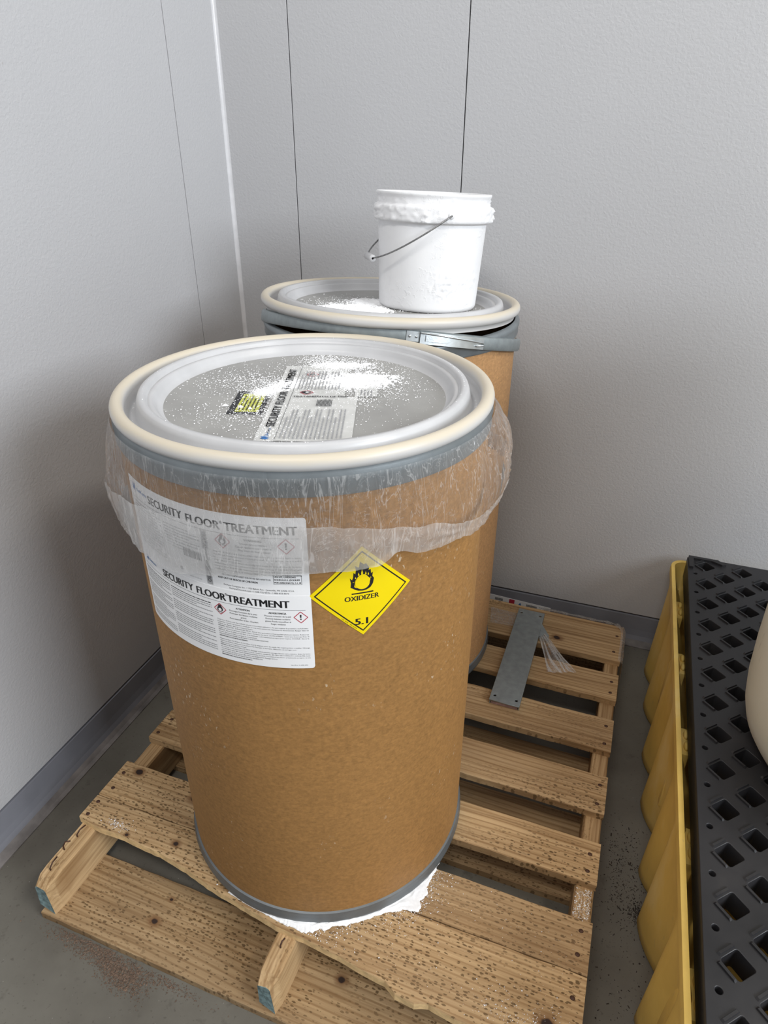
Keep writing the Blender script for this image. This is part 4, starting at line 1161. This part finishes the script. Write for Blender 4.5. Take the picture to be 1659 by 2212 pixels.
# grating
gx0, gy1 = 1.3435, -0.026
loops = []; GW, GL = 1.17, 1.27
def gm(x, y): return (x - gx0, y - gy1)
c = 0.012
loops.append([(0, -c), (0, -GL + c), (c, -GL), (GW - c, -GL), (GW, -GL + c), (GW, -c), (GW - c, 0), (c, 0)])
holes = []
for k in range(0, 25):
    for j in range(0, 15):
        x = 1.388 + 0.0455 * k; y = -0.0645 - 0.0886 * j + (0.0443 if k % 2 else 0)
        lx, ly = gm(x, y)
        if lx > GW - 0.035 or ly < -GL + 0.035 or ly > -0.028: continue
        holes.append((lx, ly))
h = 0.0250; rn = 0.12
for lx, ly in holes:
    P4 = [(lx - h, ly), (lx, ly - h), (lx + h, ly), (lx, ly + h)]; L = []
    for i in range(4):
        a = Vector(P4[i - 1]); b = Vector(P4[i]); c_ = Vector(P4[(i + 1) % 4])
        L.append(tuple(b.lerp(a, rn))); L.append(tuple(b.lerp(a, rn * .35).lerp(c_, rn * .30))); L.append(tuple(b.lerp(c_, rn)))
    loops.append(L)
for j in range(14):
    lx, ly = gm(1.3605, -0.1085 - 0.0886 * j)
    if ly > -GL + 0.01: loops.append(circ(lx, ly, 0.0062, 14))
bm = curve_mesh(loops, 0.021, 0.0010, 'g')
zc = 0.350
for v in bm.verts: v.co.z += zc - 0.022
# skirt round the edge
for x0, y0, x1, y1 in ((0, -GL, 0.005, 0), (GW - 0.005, -GL, GW, 0), (0.005, -0.005, GW - 0.005, 0), (0.005, -GL, GW - 0.005, -GL + 0.005)):
    box(bm, x0, y0, zc - 0.062, x1, y1, zc - 0.003, 0, 0.001)
def bar(bm, a, b, wdt, hgt):
    a = Vector(a); b = Vector(b); d = (b - a).normalized(); nn = Vector((-d.y, d.x)) * wdt / 2
    pr = [(-1, 0), (-0.75, 1), (0.75, 1), (1, 0)]; A = []
    for s_, pnt, ext in ((0, a, 1), (1, b, -1)):
        A.append([bm.verts.new((pnt.x + nn.x * q + (d.x * 0.003 * ext if hh else 0), pnt.y + nn.y * q + (d.y * 0.003 * ext if hh else 0), zc + hgt * hh - (0.0005 if not hh else 0))) for q, hh in pr])
    for k in range(3): bm.faces.new((A[0][k], A[1][k], A[1][k+1], A[0][k+1]))
    bm.faces.new(A[0][::-1]); bm.faces.new(A[1])
for lx, ly in holes:
    o_ = 0.0040
    bar(bm, (lx - h - o_ * .6, ly - o_ * 1.0), (lx - o_ * 1.2, ly - h - o_ * .2), 0.0050, 0.0032)
    bar(bm, (lx - h - o_ * .4, ly + o_ * 1.2), (lx - o_ * 1.0, ly + h + o_ * .6), 0.0050, 0.0032)
# raised lip at the far left corner
vs = [(0.002, -0.060), (0.002, -0.004), (0.075, -0.004), (0.095, -0.022), (0.085, -0.026), (0.060, -0.014), (0.014, -0.014), (0.012, -0.060)]
b0 = [bm.verts.new((x, y, zc - 0.001)) for x, y in vs]; b1 = [bm.verts.new((x, y, zc + 0.006)) for x, y in vs]
for i in range(8): bm.faces.new((b0[i], b0[(i+1) % 8], b1[(i+1) % 8], b1[i]))
bm.faces.new(b1)
bmesh.ops.recalc_face_normals(bm, faces=bm.faces)
gr = obj('deck_grating', bm, BPL); gr.location = (gx0, gy1, 0); gr.rotation_euler = (0, 0, -0.0095 )
tag(gr, 'black plastic grating with diamond holes laid in the yellow spill tray', 'grating')
# barrel on the grating
ba = empty('plastic_barrel', (1.697, -0.652, zc + 0.0035), 'cream plastic barrel with dark scuffs standing on the black grating', 'barrel')
bm = bmesh.new()
prof = [(0.02, 0.012), (0.20, 0.010), (0.225, 0.0), (0.245, 0.002), (0.262, 0.012), (0.273, 0.030), (0.280, 0.055), (0.286, 0.10), (0.290, 0.18), (0.292, 0.30), (0.292, 0.56), (0.290, 0.68), (0.285, 0.76), (0.292, 0.775), (0.296, 0.79), (0.292, 0.81), (0.280, 0.825), (0.268, 0.84), (0.24, 0.85), (0.01, 0.848)]
lathe(bm, prof, 128); obj('barrel_body', bm, BARR, ba, smooth=True)
for x, y in ((0.17, 0.02), (-0.17, -0.02)):
    bm = bmesh.new(); lathe(bm, [(0.036, 0.842), (0.036, 0.862), (0.032, 0.866), (0.001, 0.866)], 24)
    for v in bm.verts: v.co.x += x; v.co.y += y
    autosmooth(obj('bung_cap', bm, BARR, ba))

# ------------------------------------------------------------------ floor litter
def litter(name, blobs, mt, label, smin, smax, extra=None):
    bm = bmesh.new()
    for (x, y), sx, sy, n, rot in blobs:
        for _ in range(n):
            a = random.gauss(0, sx); b = random.gauss(0, sy)
            px = x + a * cos(rot) - b * sin(rot); py = y + a * sin(rot) + b * cos(rot)
            if extra and not extra(px, py): continue
            s = random.uniform(smin, smax)
            if random.random() < 0.15: s *= 1.8
            k = 4; ang = random.uniform(0, pi); el = random.choice((1, 1, 1, 3))
            b_ = [bm.verts.new((px + s * el * cos(ang) * q[0] - s * sin(ang) * q[1], py + s * el * sin(ang) * q[0] + s * cos(ang) * q[1], 0.0004)) for q in ((-.5, -.5), (.5, -.5), (.5, .5), (-.5, .5))]
            t = bm.verts.new((px, py, 0.0004 + s * 0.6))
            for i in range(4): bm.faces.new((b_[i], b_[(i+1) % 4], t))
    bmesh.ops.recalc_face_normals(bm, faces=bm.faces)
    tag(obj(name, bm, mt), label, 'debris', kind='stuff')
def off_pal(x, y):
    lx, ly = x - PX, y - PY; u = cos(PA) * lx + sin(PA) * ly; v = -sin(PA) * lx + cos(PA) * ly
    return v < -0.146 or u < -0.004 or u > 1.022
litter('sawdust', [((0.30, -1.288), 0.045, 0.010, 1500, -0.1), ((0.365, -1.300), 0.030, 0.012, 1500, -0.35), ((0.415, -1.312), 0.022, 0.011, 1200, -0.2), ((0.47, -1.293), 0.05, 0.006, 500, -0.02)], DEBR, 'brown sawdust and wood crumbs on the floor along the pallet front', 0.0004, 0.0015, off_pal)
dk = simple('dark_crumbs', (0.035, 0.025, 0.02), 0.9, 0, 0.3)
litter('floor_crumbs', [((1.275, -0.80), 0.025, 0.06, 500, 0), ((1.30, -0.865), 0.010, 0.012, 420, 0), ((1.27, -0.98), 0.04, 0.10, 200, 0), ((1.25, -0.72), 0.02, 0.03, 90, 0)], dk, 'dark crumbs on the floor between the pallet and the yellow tray', 0.0005, 0.0016, lambda x, y: off_pal(x, y) and x < 1.325)
